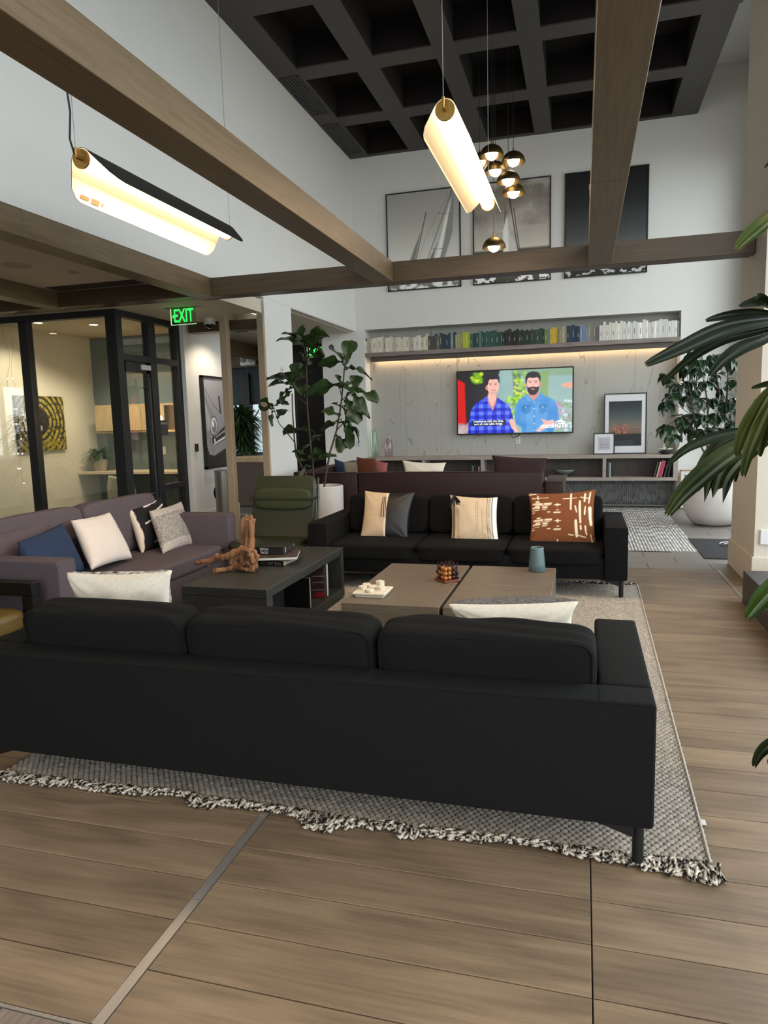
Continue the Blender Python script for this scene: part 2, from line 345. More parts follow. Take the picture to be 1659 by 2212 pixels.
# ---- far wall with book niche
NX0, NX1, NZ = -3.73, 1.462, 3.115
wf = B().box((XL-.2, YF, 0), (NX0, YN+.1, ZC+.8)).box((NX1, YF, 0), (XR+.3, YN+.1, ZC+.8)).box((NX0, YF, NZ), (NX1, YN+.1, ZC+.8))
wall_far = wf.build('wall_far', white, **S)
def crackle():
    m = mat('grey_veined_panel', '#b3b2aa', rough=.6, noise=.06, nscale=2); n = m.node_tree.nodes; L = m.node_tree.links; b = n['Principled BSDF']
    tc = n.new('ShaderNodeTexCoord'); mp = n.new('ShaderNodeMapping'); mp.inputs['Scale'].default_value = (3.0,1,.32); L.new(tc.outputs['Object'], mp.inputs[0])
    nz = n.new('ShaderNodeTexNoise'); nz.inputs['Scale'].default_value = 1.1; nz.inputs['Detail'].default_value = 2; L.new(mp.outputs[0], nz.inputs['Vector'])
    s1 = n.new('ShaderNodeMath'); s1.operation = 'MULTIPLY'; s1.inputs[1].default_value = 7; L.new(nz.outputs[0], s1.inputs[0])
    s2 = n.new('ShaderNodeMath'); s2.operation = 'FRACT'; L.new(s1.outputs[0], s2.inputs[0])
    s3 = n.new('ShaderNodeMath'); s3.operation = 'LESS_THAN'; s3.inputs[1].default_value = .035; L.new(s2.outputs[0], s3.inputs[0])
    old = b.inputs['Base Color'].links[0].from_socket; mx = n.new('ShaderNodeMix'); mx.data_type = 'RGBA'; mx.inputs[7].default_value = (*lin('#8f8f88'),1)
    L.new(old, mx.inputs[6]); L.new(s3.outputs[0], mx.inputs[0]); L.new(mx.outputs[2], b.inputs['Base Color']); return m
B().box((NX0, YN, 0), (NX1, YN+.1, NZ)).build('niche_panel', crackle(), wall_far)
for i in range(9):
    x = NX0 + i*.65
    if x > NX0+.1 and x < NX1-.1: B().box((x-.002, YN-.0015, .45), (x+.002, YN+.01, 3.1)).build('panel_joint', mat('joint','#9b9a92',rough=.8), wall_far)
strips('mosaic', NX0, NX1, .01, .44, .03, .28, lambda x,y,z:(x, YN-.003-z, y), '#77797a', wall_far)
B().box((XL-.2,YF-.018,0),(NX0-.002,YF,.14)).box((NX1+.002,YF-.018,0),(XR,YF,.14)).build('baseboard_far', white, **S)

# ---- left wall: high part over the beams, white pier, hallway opening
B().box((XL-.22, YB, ZB1+.002), (XL, YF, ZC+.8)).build('wall_left', white, **S)
B().box((XL-.11, 8.43, 0), (XL, 9.30, ZB1)).build('wall_pier', white, **S)
B().box((XL-.22, 9.30, 3.098), (XL, YF, ZB1)).build('trim_1', white, **S)
hall = B().box((-4.53, YF, 0), (XL-.2, YF+.12, 3.1)).build('wall_hallway', white, **S)
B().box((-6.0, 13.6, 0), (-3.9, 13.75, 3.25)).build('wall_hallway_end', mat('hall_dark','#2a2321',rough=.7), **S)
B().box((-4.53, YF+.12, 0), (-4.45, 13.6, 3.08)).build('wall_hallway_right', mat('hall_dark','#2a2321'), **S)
door1 = B().box((-5.62, 13.5, 0), (-4.6, 13.595, 2.75)).build('door_2', mat('espresso_door','#1b1412',rough=.35,noise=.3,nscale=4), **S)
B().box((-5.60, 13.485, .1), (-4.62, 13.5, 1.0), bev=.006).build('door_panel', MATS['espresso_door'], door1)
B().box((-5.60, 13.485, 1.08), (-4.62, 13.5, 2.05), bev=.006).build('door_panel', MATS['espresso_door'], door1)
B().cyl((-4.72, 13.44, 1.05), (-4.72, 13.5, 1.05), .02).box((-4.83,13.43,1.035),(-4.71,13.45,1.065)).build('handle', MATS['brushed_steel'], door1)
# corridor side wall with the car photograph, and office walls behind the glazing
XW, XS, YG, XGL, YT2 = -5.23, -5.34, 7.40, -7.42, 9.62
B().box((XW-.15, 8.72, 0), (XW, 10.05, 3.0)).build('wall_corridor', white, **S)
B().box((XW, 8.74, 0), (XW+.016, 10.05, .30)).build('baseboard_corridor', white, **S)
B().box((XGL-.15, YG, 0), (XGL, YT2+.15, 3.0)).build('wall_office_left', cream, **S)
B().box((XGL, YG+.05, 0), (XGL+.016, YT2, .16)).build('baseboard_office', white, **S)
B().box((XGL, YT2, 0), (XW-.15, YT2+.15, 3.0)).build('wall_office_back', grouse, **S)
B().box((XLL, YG-.06, 0), (XGL-.0, YG+.09, 3.0)).build('wall_lobby', cream, **S)
# low ceiling beyond the cross beam, lobby coffer ceiling
lowc = mat('warm_white_ceiling', '#cfc4b2', rough=.8)
B().box((XLL, 7.26, ZB0), (XL-.006, 8.36, ZB0+.16)).box((XLL, 8.36, ZB0), (XL-.63, 10.05, ZB0+.16)).build('ceiling_low', lowc, **S)
B().box((XLL, 10.06, 3.085), (XL-.112, 14.4, 3.25)).box((XL-.625, 8.365, 3.085), (XL-.112, 10.055, 3.25)).build('ceiling_lounge', lowc, **S)
# lounge beyond the corridor wall, seen through the framed opening
B().box((XLL, 14.2, 0), (-7.60, 14.35, 3.1)).box((-7.60, 14.2, 0), (-6.0, 14.35, .9)).box((-7.60, 14.2, 2.0), (-6.0, 14.35, 3.1)).build('wall_lounge', mat('dark_teal','#27353b',rough=.7), **S)
wl_ = B().box((-7.6,14.24,.9),(-7.5,14.3,2.0)).box((-7.19,14.15,0),(-6.97,14.3,2.6)).box((-7.6,14.24,1.94),(-6.0,14.3,2.0)).build('window_6', black, **S)
B().quad((-7.5,14.27,.9),(-6.0,14.27,.9),(-6.0,14.27,1.95),(-7.5,14.27,1.95)).build('pane', glass('tinted_glass', tint=(.16,.19,.19), blend=.04), wl_)
B().box((-6.0, 13.75, 0), (-5.9, 14.35, 3.1)).build('wall_lounge_end', mat('dark_teal'), **S)
B().box((XLL, YB, 3.09), (XL-.22, 7.26, 3.25)).build('ceiling_lobby', lowc, **S)
# ---- walls behind and beside the camera
def windowed(name, axis, at, th, a0, a1, z1, wa0, wa1, wz0, wz1, nb, m, zsplit=None, tag_n=1):
    """wall with a glazed opening; axis x = plane of constant x"""
    f = (lambda p,q,z:(p,q,z)) if axis=='x' else (lambda p,q,z:(q,p,z))
    w_ = B()
    def bx(bb, lo, hi): 
        l = f(*lo); h = f(*hi); bb.box([min(a,b) for a,b in zip(l,h)], [max(a,b) for a,b in zip(l,h)])
    bx(w_, (at, a0, 0), (at+th, wa0, z1)); bx(w_, (at, wa1, 0), (at+th, a1, z1)); bx(w_, (at, wa0, 0), (at+th, wa1, wz0)); bx(w_, (at, wa0, wz1), (at+th, wa1, z1))
    wall = w_.build(name, m, **S)
    fr = B(); mid = at+th*.5; n = nb; st = (wa1-wa0)/n
    for i in range(n+1):
        y = wa0+st*i; bx(fr, (mid-.04, max(wa0,y-.035), wz0), (mid+.04, min(wa1,y+.035), wz1))
    for z in [wz0, wz1-.06]+([zsplit] if zsplit else []): bx(fr, (mid-.04, wa0, z), (mid+.04, wa1, z+.06))
    win = fr.build('window_%d'%tag_n, black if m is grouse else white, **S)
    for i in range(n):
        p = B(); y = wa0+st*i; a = f(mid, y+.035, wz0); b = f(mid, y+st-.035, wz0); p.quad(a, b, (b[0],b[1],wz1), (a[0],a[1],wz1)); p.build('pane', glass('window_glass', blend=.04), win)
windowed('wall_right', 'x', XR, .3, YB, YF+.3, ZC+.8, -4.6, 11.75, .12, 5.35, 8, white, 2.9, 1)
windowed('wall_back', 'y', YB, -.3, XL-.2, XR+.3, ZC+.8, -3.4, 2.1, .12, 5.5, 3, white, 2.9, 2)
windowed('wall_lobby_left', 'x', XLL, -.3, YB, 7.4, 3.3, 2.4, 3.9, .9, 2.45, 2, cream, None, 3)
B().box((XLL-.3, YB-.3, 0), (XL-.2, YB, 3.3)).build('wall_lobby_back', grouse, **S)
# window reveal in the far corner
B().box((XR-.02, 11.75, 0), (XR, YF, 5.35)).build('trim_2', white, **S)

# ---- coffered dark ceiling
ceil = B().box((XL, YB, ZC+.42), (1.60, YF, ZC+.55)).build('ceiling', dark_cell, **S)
cxs = [(-3.55,-2.84),(-2.54,-1.80),(-1.53,-.79),(-.52,.21),(.50,1.24)]
edges = [XL]+[v for p in cxs for v in p]+[1.60]
for i in range(0, len(edges), 2):
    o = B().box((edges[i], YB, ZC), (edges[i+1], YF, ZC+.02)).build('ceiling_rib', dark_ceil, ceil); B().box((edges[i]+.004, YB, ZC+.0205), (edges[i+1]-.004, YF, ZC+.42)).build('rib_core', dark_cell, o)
cys = [(12.12-1.56*k-1.25, 12.12-1.56*k) for k in range(11)]
ye = [YF]+[v for a,b in cys for v in (b,a)]
for i in range(0, len(ye)-1, 2):
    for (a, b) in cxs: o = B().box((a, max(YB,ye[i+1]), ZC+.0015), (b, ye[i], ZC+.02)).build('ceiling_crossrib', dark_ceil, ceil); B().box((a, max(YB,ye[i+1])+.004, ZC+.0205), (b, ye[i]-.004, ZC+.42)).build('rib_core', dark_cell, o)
B().box((1.60, YB, ZC+.66), (XR+.3, YF+.1, ZC+.8)).build('ceiling_high', white, **S)
B().box((1.60, YB, ZC+.0), (1.64, 9.2, ZC+.70)).box((1.60, 9.2, ZC+.012), (1.615, YF, ZC+.70)).build('trim_3', dark_ceil, **S)
grm = mat('grille_grey','#3b3838',rough=.5)
for y0, y1, pos in ((9.15, 10.35, 'nearer'), (10.72, 11.95, 'farther')):
    t = thing('ceiling_vent', 'slotted air grille in the dark ceiling along the left wall, the %s of the two'%pos, 'vent', (-3.72, y0, ZC), group='air grilles in the dark ceiling')
    B().box((-.13,0,-.012),(-.115,y1-y0,0)).box((.115,0,-.012),(.13,y1-y0,0)).box((-.13,0,-.012),(.13,.015,0)).box((-.13,y1-y0-.015,-.012),(.13,y1-y0,0)).build('frame', grm, t)
    B().box((-.115,.015,-.001),(.115,y1-y0-.015,.0)).build('backing', black, t)
    for k in range(5): B().box((-.1+k*.042,.015,-.011),(-.08+k*.042,y1-y0-.015,-.001)).build('slat', grm, t)

# ---- wooden ceiling beams
def beam(lo, hi, label, m, joints=()):
    c = Vector(((lo[0]+hi[0])/2,(lo[1]+hi[1])/2,lo[2])); l = Vector(lo)-c; h = Vector(hi)-c
    t = thing('ceiling_beam', label, 'beam', c, group='wooden beams hung below the ceiling')
    ax = 1 if (hi[1]-lo[1]) > (hi[0]-lo[0]) else 0; cuts = [l[ax]]+[j-c[ax] for j in joints]+[h[ax]]
    for a, b in zip(cuts, cuts[1:]):
        l2, h2 = l.copy(), h.copy(); l2[ax] = a+.001; h2[ax] = b-.001; B().box(l2, h2, bev=.003).build('beam_section', m, t)
beam((-2.06, YB, ZB0), (-1.85, 7.10, ZB1), 'long brown wooden beam running overhead from the upper left down to the cross beam', beam_m, (1.6, 4.63))
beam((.03, YB, ZB0), (.24, 7.10, ZB1), 'brown wooden beam seen from straight below, to the right of the lit pendants', beam_m, (1.2, 4.62))
beam((XL-.21, YB, ZB0), (XL, 7.10, ZB1), 'brown wooden beam along the foot of the high left wall, next to the lobby ceiling', beam_m, (1.5, 4.42))
beam((XL-.21, 7.10, ZB0), (1.44, 7.30, ZB1), 'brown wooden cross beam running in front of the sailing pictures to the column', beamx_m, (-1.95,))
beam((-11, 7.02, ZB0), (XL-.215, 7.24, ZB1-.03), 'brown wooden cross beam above the black glass partition', beamx_m)
beam((-6.0, YB, ZB0), (-5.79, 7.02, ZB1-.03), 'short-looking dark brown beam at the left picture edge above the grey sofa', beam_m)

# ---- columns at the right
def column(y0, y1, label):
    t = thing('column', label, 'column', (1.7, (y0+y1)/2, 0), group='square white columns')
    d = (y1-y0)/2
    B().box((-.25,-d,0),(.25,d,ZC+.66)).build('shaft', mat('column_paint','#cfc7b8',rough=.75,bump=.08,bscale=200), t)
    B().box((-.268,-d-.018,0),(.268,d+.018,.27),bev=.004).build('baseboard', MATS['column_paint'], t); return t
column(6.72, 7.72, 'tall square white column at the right, meeting the end of the cross beam')
qa, qb = AY(1642,1144,6.715), AY(1662,1176,6.715); B().box((qa.x,6.695,qb.z),(qa.x+.16,6.7195,qa.z),bev=.004).build('wall_box', mat('plastic_white','#d9d9dc',rough=.4), None, label='small white cover plate low on the front of the white column', category='wall plate')
# ================================================================ furniture
def fabric(name, col, col2=None, rough=.95, sc_=500, bump=.6, sheen=.0, n=.12): return mat(name, col, rough=rough, spec=.15, noise=n, nscale=90, col2=col2, bump=bump, bscale=sc_, sheen=sheen, det=2)
char = fabric('charcoal_wool', '#141414'); blk = fabric('black_wool', '#121111'); mauve = fabric('mauve_grey_wool', '#5a5054', n=.18)
def seam(b, loop, r=.005): b.tube(loop+[loop[0]], r, n=5)
def rect_loop(x0,x1,z0,z1,y,r=.03):
    P = []
    for cx,cz,a0 in ((x1-r,z1-r,0),(x0+r,z1-r,90),(x0+r,z0+r,180),(x1-r,z0+r,270)):
        for k in range(5): a = math.radians(a0+k*22.5); P.append((cx+r*math.cos(a), y, cz+r*math.sin(a)))
    return P
def sofa_box(name, label, W, D, armw, armh, baseh, seatz, ncush, m, loc, rz, cush_h, leg=True, zb=.16, back_t=.16, seat_t=.15, legm=black, group=None, cat='sofa', one_seat=False, puff=.25):
    """local frame: back plane y=0, front at y=D, x from -W/2 to W/2"""
    t = thing(name, label, cat, loc, rz, group); h = W/2
    b = B(); b.box((-h, 0, zb), (h-0, back_t, armh), bev=.014, seg=3); bp_ = b.build('back_panel', m, t, smooth=True)
    p = B(); seam(p, rect_loop(-h+.01, h-.01, zb+.01, armh-.006, .003, .012), .0035); seam(p, [(-h+armw, .01, armh-.001), (-h+armw, back_t, armh-.001)], .002); seam(p, [(h-armw, .01, armh-.001), (h-armw, back_t, armh-.001)], .002); p.build('piping', m, bp_, smooth=True)
    b = B(); b.box((-h+armw, back_t, zb), (h-armw, D-.02, baseh), bev=.012, seg=2); b.build('seat_base', m, t, smooth=True)
    for s in (-1, 1):
        x0, x1 = (-h, -h+armw) if s < 0 else (h-armw, h)
        a = B().box((x0, back_t+.002, zb), (x1, D, armh), bev=.016, seg=3).build('arm', m, t, smooth=True)
        p = B(); seam(p, rect_loop(x0+.006, x1-.006, zb+.01, armh-.008, D-.004)); p.build('piping', m, a, smooth=True)
    sw = (W-2*armw)/ncush
    for i in range(1 if one_seat else ncush):
        ww = sw*ncush if one_seat else sw
        cx = -h+armw+ww*(i+.5)
        c = B().soft((ww-.006, D-back_t+.0, seat_t), (cx, (D+back_t)/2+.005, seatz-seat_t/2), e=9, n=14, puff=.10, wr=.003, seed=i+3).build('seat_cushion', m, t, smooth='all')
        p = B(); seam(p, [(cx-ww/2+.012, D-.012, seatz-.03), (cx+ww/2-.012, D-.012, seatz-.03), (cx+ww/2-.012, back_t+.03, seatz-.03), (cx-ww/2+.012, back_t+.03, seatz-.03)], .004); p.build('piping', m, c, smooth=True)
    R_ = Matrix.Rotation(math.radians(8), 4, 'X')
    for i in range(ncush):
        cx = -h+armw+sw*(i+.5); hh = cush_h-seatz
        M = Matrix.Translation((cx, back_t+.02, seatz-.02)) @ R_
        c = B().soft((sw-.008, .20, hh+.05), (0, .10, (hh+.05)/2), e=8, n=18, puff=.0, wr=.010, seed=i*7+1, M=M).build('back_cushion', m, t, smooth='all')
        p = B(); q = [M @ Vector(v) for v in rect_loop(-sw/2+.02, sw/2-.02, .03, hh+.035, .012, .05)]; p.tube(q+[q[0]], .0045, n=5); p.build('piping', m, c, smooth=True)
    if leg:
        for sx in (-1, 1):
            for y in (.06, D-.08):
                x = sx*(h-.045); l = B().cyl((x, y, 0.0), (x, y, zb), .019, n=20).build('leg', legm, t, smooth=True)
                B().prism([(x-sx*.015, zb), (x-sx*.20, zb), (x-sx*.015, zb-.062)], y-.012, y+.012, axis='y').build('bracket', legm, l)
    return t
ZR = .0245
sofaA = sofa_box('sofa', 'large charcoal three-seat sofa in the foreground, seen from its back', 2.81, 1.0, .18, .61-ZR, .30, .44-ZR, 3, char, (-1.165, 2.33, ZR), 0, .735-ZR, zb=.15)
sofaB = sofa_box('sofa', 'black three-seat sofa facing the camera behind the brown block table, with three patterned pillows', 2.80, 1.0, .18, .62-ZR, .33, .435-ZR, 3, blk, (-1.035, 7.0, ZR), PI, .765-ZR, zb=.15)
sofaD = sofa_box('sofa', 'mauve grey sofa against the glass partition on the left, with five pillows', 2.42, 1.05, .17, .70, .30, .425, 2, mauve, (-4.27, 4.90, 0), -PI/2, .87, zb=.04, leg=False, one_seat=True)
# brown leather sectional, seen from behind
lea = mat('brown_leather', '#2b1611', rough=.5, spec=.3, noise=.18, nscale=7, bump=.4, bscale=120)
YC = 8.35
sofaC = thing('sectional_sofa', 'dark brown leather L-shaped sofa facing the television, seen from behind', 'sofa', (-1.9, YC, 0))
for a, b_ in ((-1.54, -.80), (-.795, 1.46)): B().box((a, 0, .06), (b_, .14, .90), bev=.02, seg=3).build('back_panel', lea, sofaC, smooth=True)
B().box((-1.54, .145, .08), (1.70, 1.0, .30), bev=.015).build('seat_base', lea, sofaC, smooth=True)
B().box((1.47, .0, .06), (1.70, 1.0, .78), bev=.03, seg=3).build('arm', lea, sofaC, smooth=True)
for i in range(3): B().soft((.98, .86, .17), (-1.03+i*.99, .57, .38), e=8, n=10, puff=.1, seed=i).build('seat_cushion', lea, sofaC, smooth='all')
B().box((-1.54, 1.005, .08), (-.62, 2.6, .30), bev=.015).build('seat_base', lea, sofaC, smooth=True)
B().box((-1.72, .145, .06), (-1.545, 2.6, .90), bev=.02, seg=2).build('back_panel', lea, sofaC, smooth=True)
B().soft((.86, 1.55, .17), (-1.05, 1.8, .38), e=8, n=10, seed=9).build('seat_cushion', lea, sofaC, smooth='all')
for x, y in ((-1.6,.1),(1.6,.1),(1.6,.9),(-1.6,2.5),(-.7,2.5)): B().cyl((x,y,0),(x,y,.07),.02).build('leg', black, sofaC)

# ---- pillows
def pillow(label, P00, P10, P11, P01, th, mF, mB=None, img=None, n=30, group=None, seed=0, wr=.006, pinch=.07, piping=None, cat='pillow', name='throw_pillow'):
    """corner points: bottom-left, bottom-right, top-right, top-left as seen from the front"""
    P = [Vector(p) for p in (P00,P10,P11,P01)]; org = sum(P, Vector())/4; org.z = min(p.z for p in P)
    P = [p-org for p in P]; U = (P[1]-P[0]+P[2]-P[3]).normalized(); Vv = (P[3]-P[0]+P[2]-P[1]).normalized(); N = U.cross(Vv).normalized()
    u, v = np.meshgrid(np.linspace(-1,1,n+1), np.linspace(-1,1,n+1)); rn = np.random.default_rng(seed)
    uu = u*(1-pinch*(1-v**2)); vv = v*(1-pinch*(1-u**2)); s_, t_ = (uu+1)/2, (vv+1)/2
    A = [np.array(p) for p in P]; base = ((1-s_)*(1-t_))[...,None]*A[0]+(s_*(1-t_))[...,None]*A[1]+(s_*t_)[...,None]*A[2]+((1-s_)*t_)[...,None]*A[3]
    prof = ((1-u**2)*(1-v**2)).clip(0)**.42; edge = ((1-u**2)*(1-v**2)).clip(0)**.25
    def wrk():
        z = 0
        for _ in range(7): a,b_,p = rn.uniform(-9,9),rn.uniform(-9,9),rn.uniform(0,6); z = z+np.sin(a*u+b_*v+p)
        r = np.hypot(abs(u)-1, abs(v)-1); ang = np.arctan2(1-abs(v), 1-abs(u)); z = z/7+ .9*np.sin(ang*11+rn.uniform(0,6))*np.exp(-r*2.2)*np.clip(r*4,0,1)
        return z*wr*edge
    NN = np.array(N); f = base+(prof*th/2+wrk())[...,None]*NN; bk = base-(prof*th/2+wrk())[...,None]*NN
    m_ = n+1; idx = np.arange(m_*m_).reshape(m_,m_); F1 = np.stack([idx[:-1,:-1],idx[:-1,1:],idx[1:,1:],idx[1:,:-1]],-1).reshape(-1,4)
    me = rawmesh(name, np.concatenate([f.reshape(-1,3), bk.reshape(-1,3)]), np.concatenate([F1, F1[:,::-1]+m_*m_]))
    mats = [mF, mB or mF]
    for q in mats: me.materials.append(q)
    me.polygons.foreach_set('material_index', np.array([0]*len(F1)+[1]*len(F1), np.int32))
    if img is not None:
        iy = ((1-(v+1)/2)*(img.h-1)).round().astype(int); ix = ((u+1)/2*(img.w-1)).round().astype(int); cc = img.a[iy,ix].reshape(-1,3); setpaint(me, np.concatenate([cc,cc]))
    bmm = bmesh.new(); bmm.from_mesh(me); bmesh.ops.remove_doubles(bmm, verts=bmm.verts, dist=1e-5); bmm.to_mesh(me); bmm.free()
    t = thing(name, label, cat, org, group=group); o = link('cover', me, None, t, smooth='all')
    if piping:
        ring = [base[0,i] for i in range(0,m_,2)]+[base[i,-1] for i in range(2,m_,2)]+[base[-1,i] for i in range(m_-3,-1,-2)]+[base[i,0] for i in range(m_-3,0,-2)]
        B().tube([Vector(p) for p in ring+[ring[0]]], .005, n=5).build('piping', piping, t, smooth=True)
    return t
linen = fabric('cream_linen', '#e6dccb', bump=.5, sc_=350); wool_w = fabric('white_velvet', '#d2c8c0', bump=.3, sc_=200, n=.1)
# pillow prints
def img_brown():
    g = Img(190,170,'#77472b'); n_ = g.noise(60,60,4); g.a *= (.85+.3*n_)[...,None]; cr = '#e8d3b8'
    def st(cx,cy,w_,h_,k=3):
        for i in range(k):
            f = 1-i*.3; g.poly([(cx-w_*f/2,cy-h_/2+i*h_/k*.5),(cx+w_*f/2,cy-h_/2+i*h_/k*.5),(cx+w_*f/2-.01,cy),(cx+w_*f/2,cy+h_/2-i*h_/k*.5),(cx-w_*f/2,cy+h_/2-i*h_/k*.5)],cr,.95)
    for oy in (0,.31):
        for cx,cy,w_,h_ in ((.13,.24+oy,.17,.035),(.13,.20+oy,.07,.03),(.29,.24+oy,.12,.035),(.12,.285+oy,.08,.03),(.24,.275+oy,.18,.014),(.10,.315+oy,.13,.03),(.24,.31+oy,.09,.035),(.09,.36+oy,.12,.012),(.23,.35+oy,.08,.014),(.44,.27+oy,.11,.016),(.44,.27+oy,.03,.055),(.44,.37+oy,.05,.016),(.30,.405+oy,.06,.016),(.43,.42+oy,.12,.03),(.05,.40+oy,.06,.02)): st(cx,cy,w_,h_)
    g.line((.05,.13),(.30,.115),.016,cr); g.line((.14,.08),(.14,.15),.02,cr); g.line((.0,.05),(.12,.035),.02,cr)
    for p,q,wd in (((.645,.05),(.645,.37),.028),((.53,.155),(.73,.145),.014),((.79,.14),(.92,.17),.016),((.85,.08),(.855,.22),.03),((.78,.22),(.79,.60),.034),((.71,.30),(.735,.42),.02),((.87,.32),(.86,.46),.022),((.93,.06),(.92,.25),.022),((.94,.34),(.95,.62),.05),((.72,.58),(.72,.84),.05),((.60,.82),(.67,.835),.018),((.74,.83),(.85,.85),.018),((.86,.66),(.87,.80),.026),((.79,.66),(.79,.72),.024),((.93,.80),(.94,.92),.018),((.10,.93),(.25,.94),.018),((.43,.91),(.44,.98),.016),((.95,.98),(.98,.95),.02)): g.line(p,q,wd,cr)
    return g
def img_cream():
    g = Img(150,150,'#c4ae92'); g.a *= (.93+.14*g.noise(40,40,2))[...,None]; dk = '#33231c'
    g.poly([(.86,0),(1,0),(1,1),(.86,1)],'#e6e0d8'); g.line((.07,0),(.06,1),.05,'#6d5f45'); g.line((.80,0),(.80,1),.010,dk); g.line((.90,0),(.90,1),.022,'#55504c'); g.line((.865,0),(.865,1),.006,dk)
    for x,a,b_ in ((.145,.32,.99),(.18,.32,.99),(.56,.14,.78),(.60,.06,.78),(.69,.30,.99),(.735,.82,.99),(.835,.1,.95)):
        y = a
        while y < b_: g.ell(x,y,.008,.010,dk,soft=.4); y += .048
    return g
def img_two():
    g = Img(150,150,'#c2a788'); g.a *= (.85+.3*g.noise(70,70,5))[...,None]; g.poly([(.52,0),(1,0),(1,1),(.54,1)],'#0b0909'); g.line((.50,0),(.525,1),.02,'#efe3cf'); return g
def img_weave():
    g = Img(150,150,'#8f8a86'); n_ = RNG.random((150,150)); g.a *= (.45+1.05*n_)[...,None]
    for y in list(range(0,26,5))+list(range(124,150,5)):
        for x in range(0,150,5): g.ell((x+(2.5 if (y//5)%2 else 0))/150,(y+2)/150,.012,.012,'#c9bdb2',soft=.3)
    return g
def img_stripe():
    g = Img(120,120,'#1f1e20')
    for p,q in (((.35,.05),(.75,.02)),((.2,.42),(.75,.30)),((.35,.85),(.95,.78)),((.55,.22),(.9,.16))): g.line(p,q,.03,'#e4dcd2')
    g.poly([(0,0),(.06,0),(.05,.3),(.08,.6),(.05,1),(0,1)],'#cdbfae'); return g
pm = vmat('pillow_print', rough=.9, bump=.35, spec=.15); pleather = vmat('pillow_print_leather', rough=.5, bump=.15)
# sofa B (front of seat cushions ~6.0; pillows lean on its back cushions)
def PB(x,y,Y): return AY(x,y,Y)
t = pillow('half beige linen, half black leather pillow on the left of the black sofa', PB(777,1166,6.42), PB(882,1168,6.42), PB(896,1063,6.60), PB(788,1060,6.60), .17, pleather, img=img_two(), n=60, seed=2)
b = B()
for k in range(3): b.tube([(-.005+k*.012, -.085, .42), (k*.02-.02, -.10, .33), (k*.028-.03, -.10, .23)], .004, n=5)
b.build('tassel', mat('brown_suede','#4a2f24',rough=.9), t)
t = pillow('cream pillow with dark stitch rows and black tassel, middle of the black sofa', PB(974,1172,6.38), PB(1078,1176,6.38), PB(1075,1074,6.56), PB(972,1069,6.56), .15, pm, img=img_cream(), n=75, seed=5, wr=.008)
b = B(); c0 = Vector((-.17,-.06,.42))
for k in range(26): d = Vector((random.uniform(-.05,.07), random.uniform(-.04,-.01), random.uniform(-.08,-.01))); b.tube([c0+d*.1+Vector((0,0,.02)), c0+d*.6+Vector((0,0,.012)), c0+d], .005, n=4)
b.build('tassel', mat('black_yarn','#0c0b0c',rough=.95), t)
pillow('large rust brown pillow with cream woven marks, right end of the black sofa', PB(1141,1184,6.34), PB(1291,1186,6.34), PB(1287,1057,6.56), PB(1141,1065,6.56), .20, pm, img=img_brown(), n=110, seed=8, wr=.008, pinch=.09)
# sofa A
yarn_bw = mat('black_white_yarn','#141315',rough=.95,noise=.9,nscale=38,col2='#d8d4cc',bump=1,bscale=60,det=1)
pillow('off-white pillow with a black and white yarn front, left on the charcoal sofa', AY(178,1352,2.98), AY(385,1362,2.98), AY(372,1232,2.84), AY(142,1236,2.84), .20, linen, yarn_bw, seed=11, wr=.014, n=44, pinch=.11)
pillow('off-white pillow with grey knitted front, right on the charcoal sofa', AY(985,1380,3.0), AY(1245,1378,3.0), AY(1252,1298,2.86), AY(966,1304,2.86), .19, linen, fabric('grey_boucle','#77726e',n=.5,bump=1,sc_=80), seed=12, wr=.012, n=44, pinch=.10)
# sofa D
navy = fabric('navy_wool','#2f3c55',n=.3)
pillow('mauve grey loose back cushion at the near end of the grey sofa', AX(-35,1215,-3.86), AX(128,1215,-3.86), AX(104,1122,-4.0), AX(-60,1166,-4.0), .16, mauve, piping=mauve, seed=21, pinch=.02)
pillow('dark blue woollen pillow behind the near arm of the grey sofa', AX(62,1262,-3.52), AX(186,1234,-3.62), AX(134,1130,-3.85), AX(36,1172,-3.74), .15, navy, seed=22, pinch=.05)
pillow('square off-white velvet pillow in the middle of the grey sofa', AX(197,1232,-3.52), AX(287,1206,-3.62), AX(236,1106,-3.92), AX(152,1124,-3.86), .15, wool_w, seed=23, pinch=.07, wr=.010)
pillow('black pillow with cream dashes behind the woven pillow on the grey sofa', AX(306,1196,-3.76), AX(368,1184,-3.82), AX(348,1072,-4.0), AX(276,1102,-3.96), .15, pm, img=img_stripe(), n=60, seed=24)
pillow('square pillow of black and white flecked weave at the far end of the grey sofa', AX(352,1197,-3.52), AX(420,1176,-3.62), AX(391,1083,-3.90), AX(322,1104,-3.84), .15, pm, img=img_weave(), n=75, seed=25)
# brown sofa pillows (only the tops show over its back)
def top_pillow(label, x0, x1, yt0, yt1, yb, m, Y=YC+.34, th=.14, **k): pillow(label, AY(x0+3,yb,Y-.06), AY(x1-3,yb,Y-.06), AY(x1,yt1,Y), AY(x0,yt0,Y), th, m, **k)
top_pillow('dark blue pillow at the left end of the brown sofa', 722, 752, 990, 1000, 1040, navy, Y=YC+1.3, seed=31)
top_pillow('grey and cream fringed pillow on the brown sofa beside the blue one', 742, 786, 998, 996, 1040, fabric('shaggy_cream','#b9aa98',n=.6,bump=1,sc_=60), Y=YC+1.0, seed=32)
top_pillow('rust brown pillow on the brown sofa', 770, 812, 987, 990, 1040, fabric('rust_weave','#6d3f2b',n=.4), Y=YC+.8, seed=33)
top_pillow('dusty pink pillow with frilled edge on the brown sofa', 808, 838, 991, 1000, 1042, fabric('dusty_pink','#9c5b58',n=.2), Y=YC+.6, seed=34)
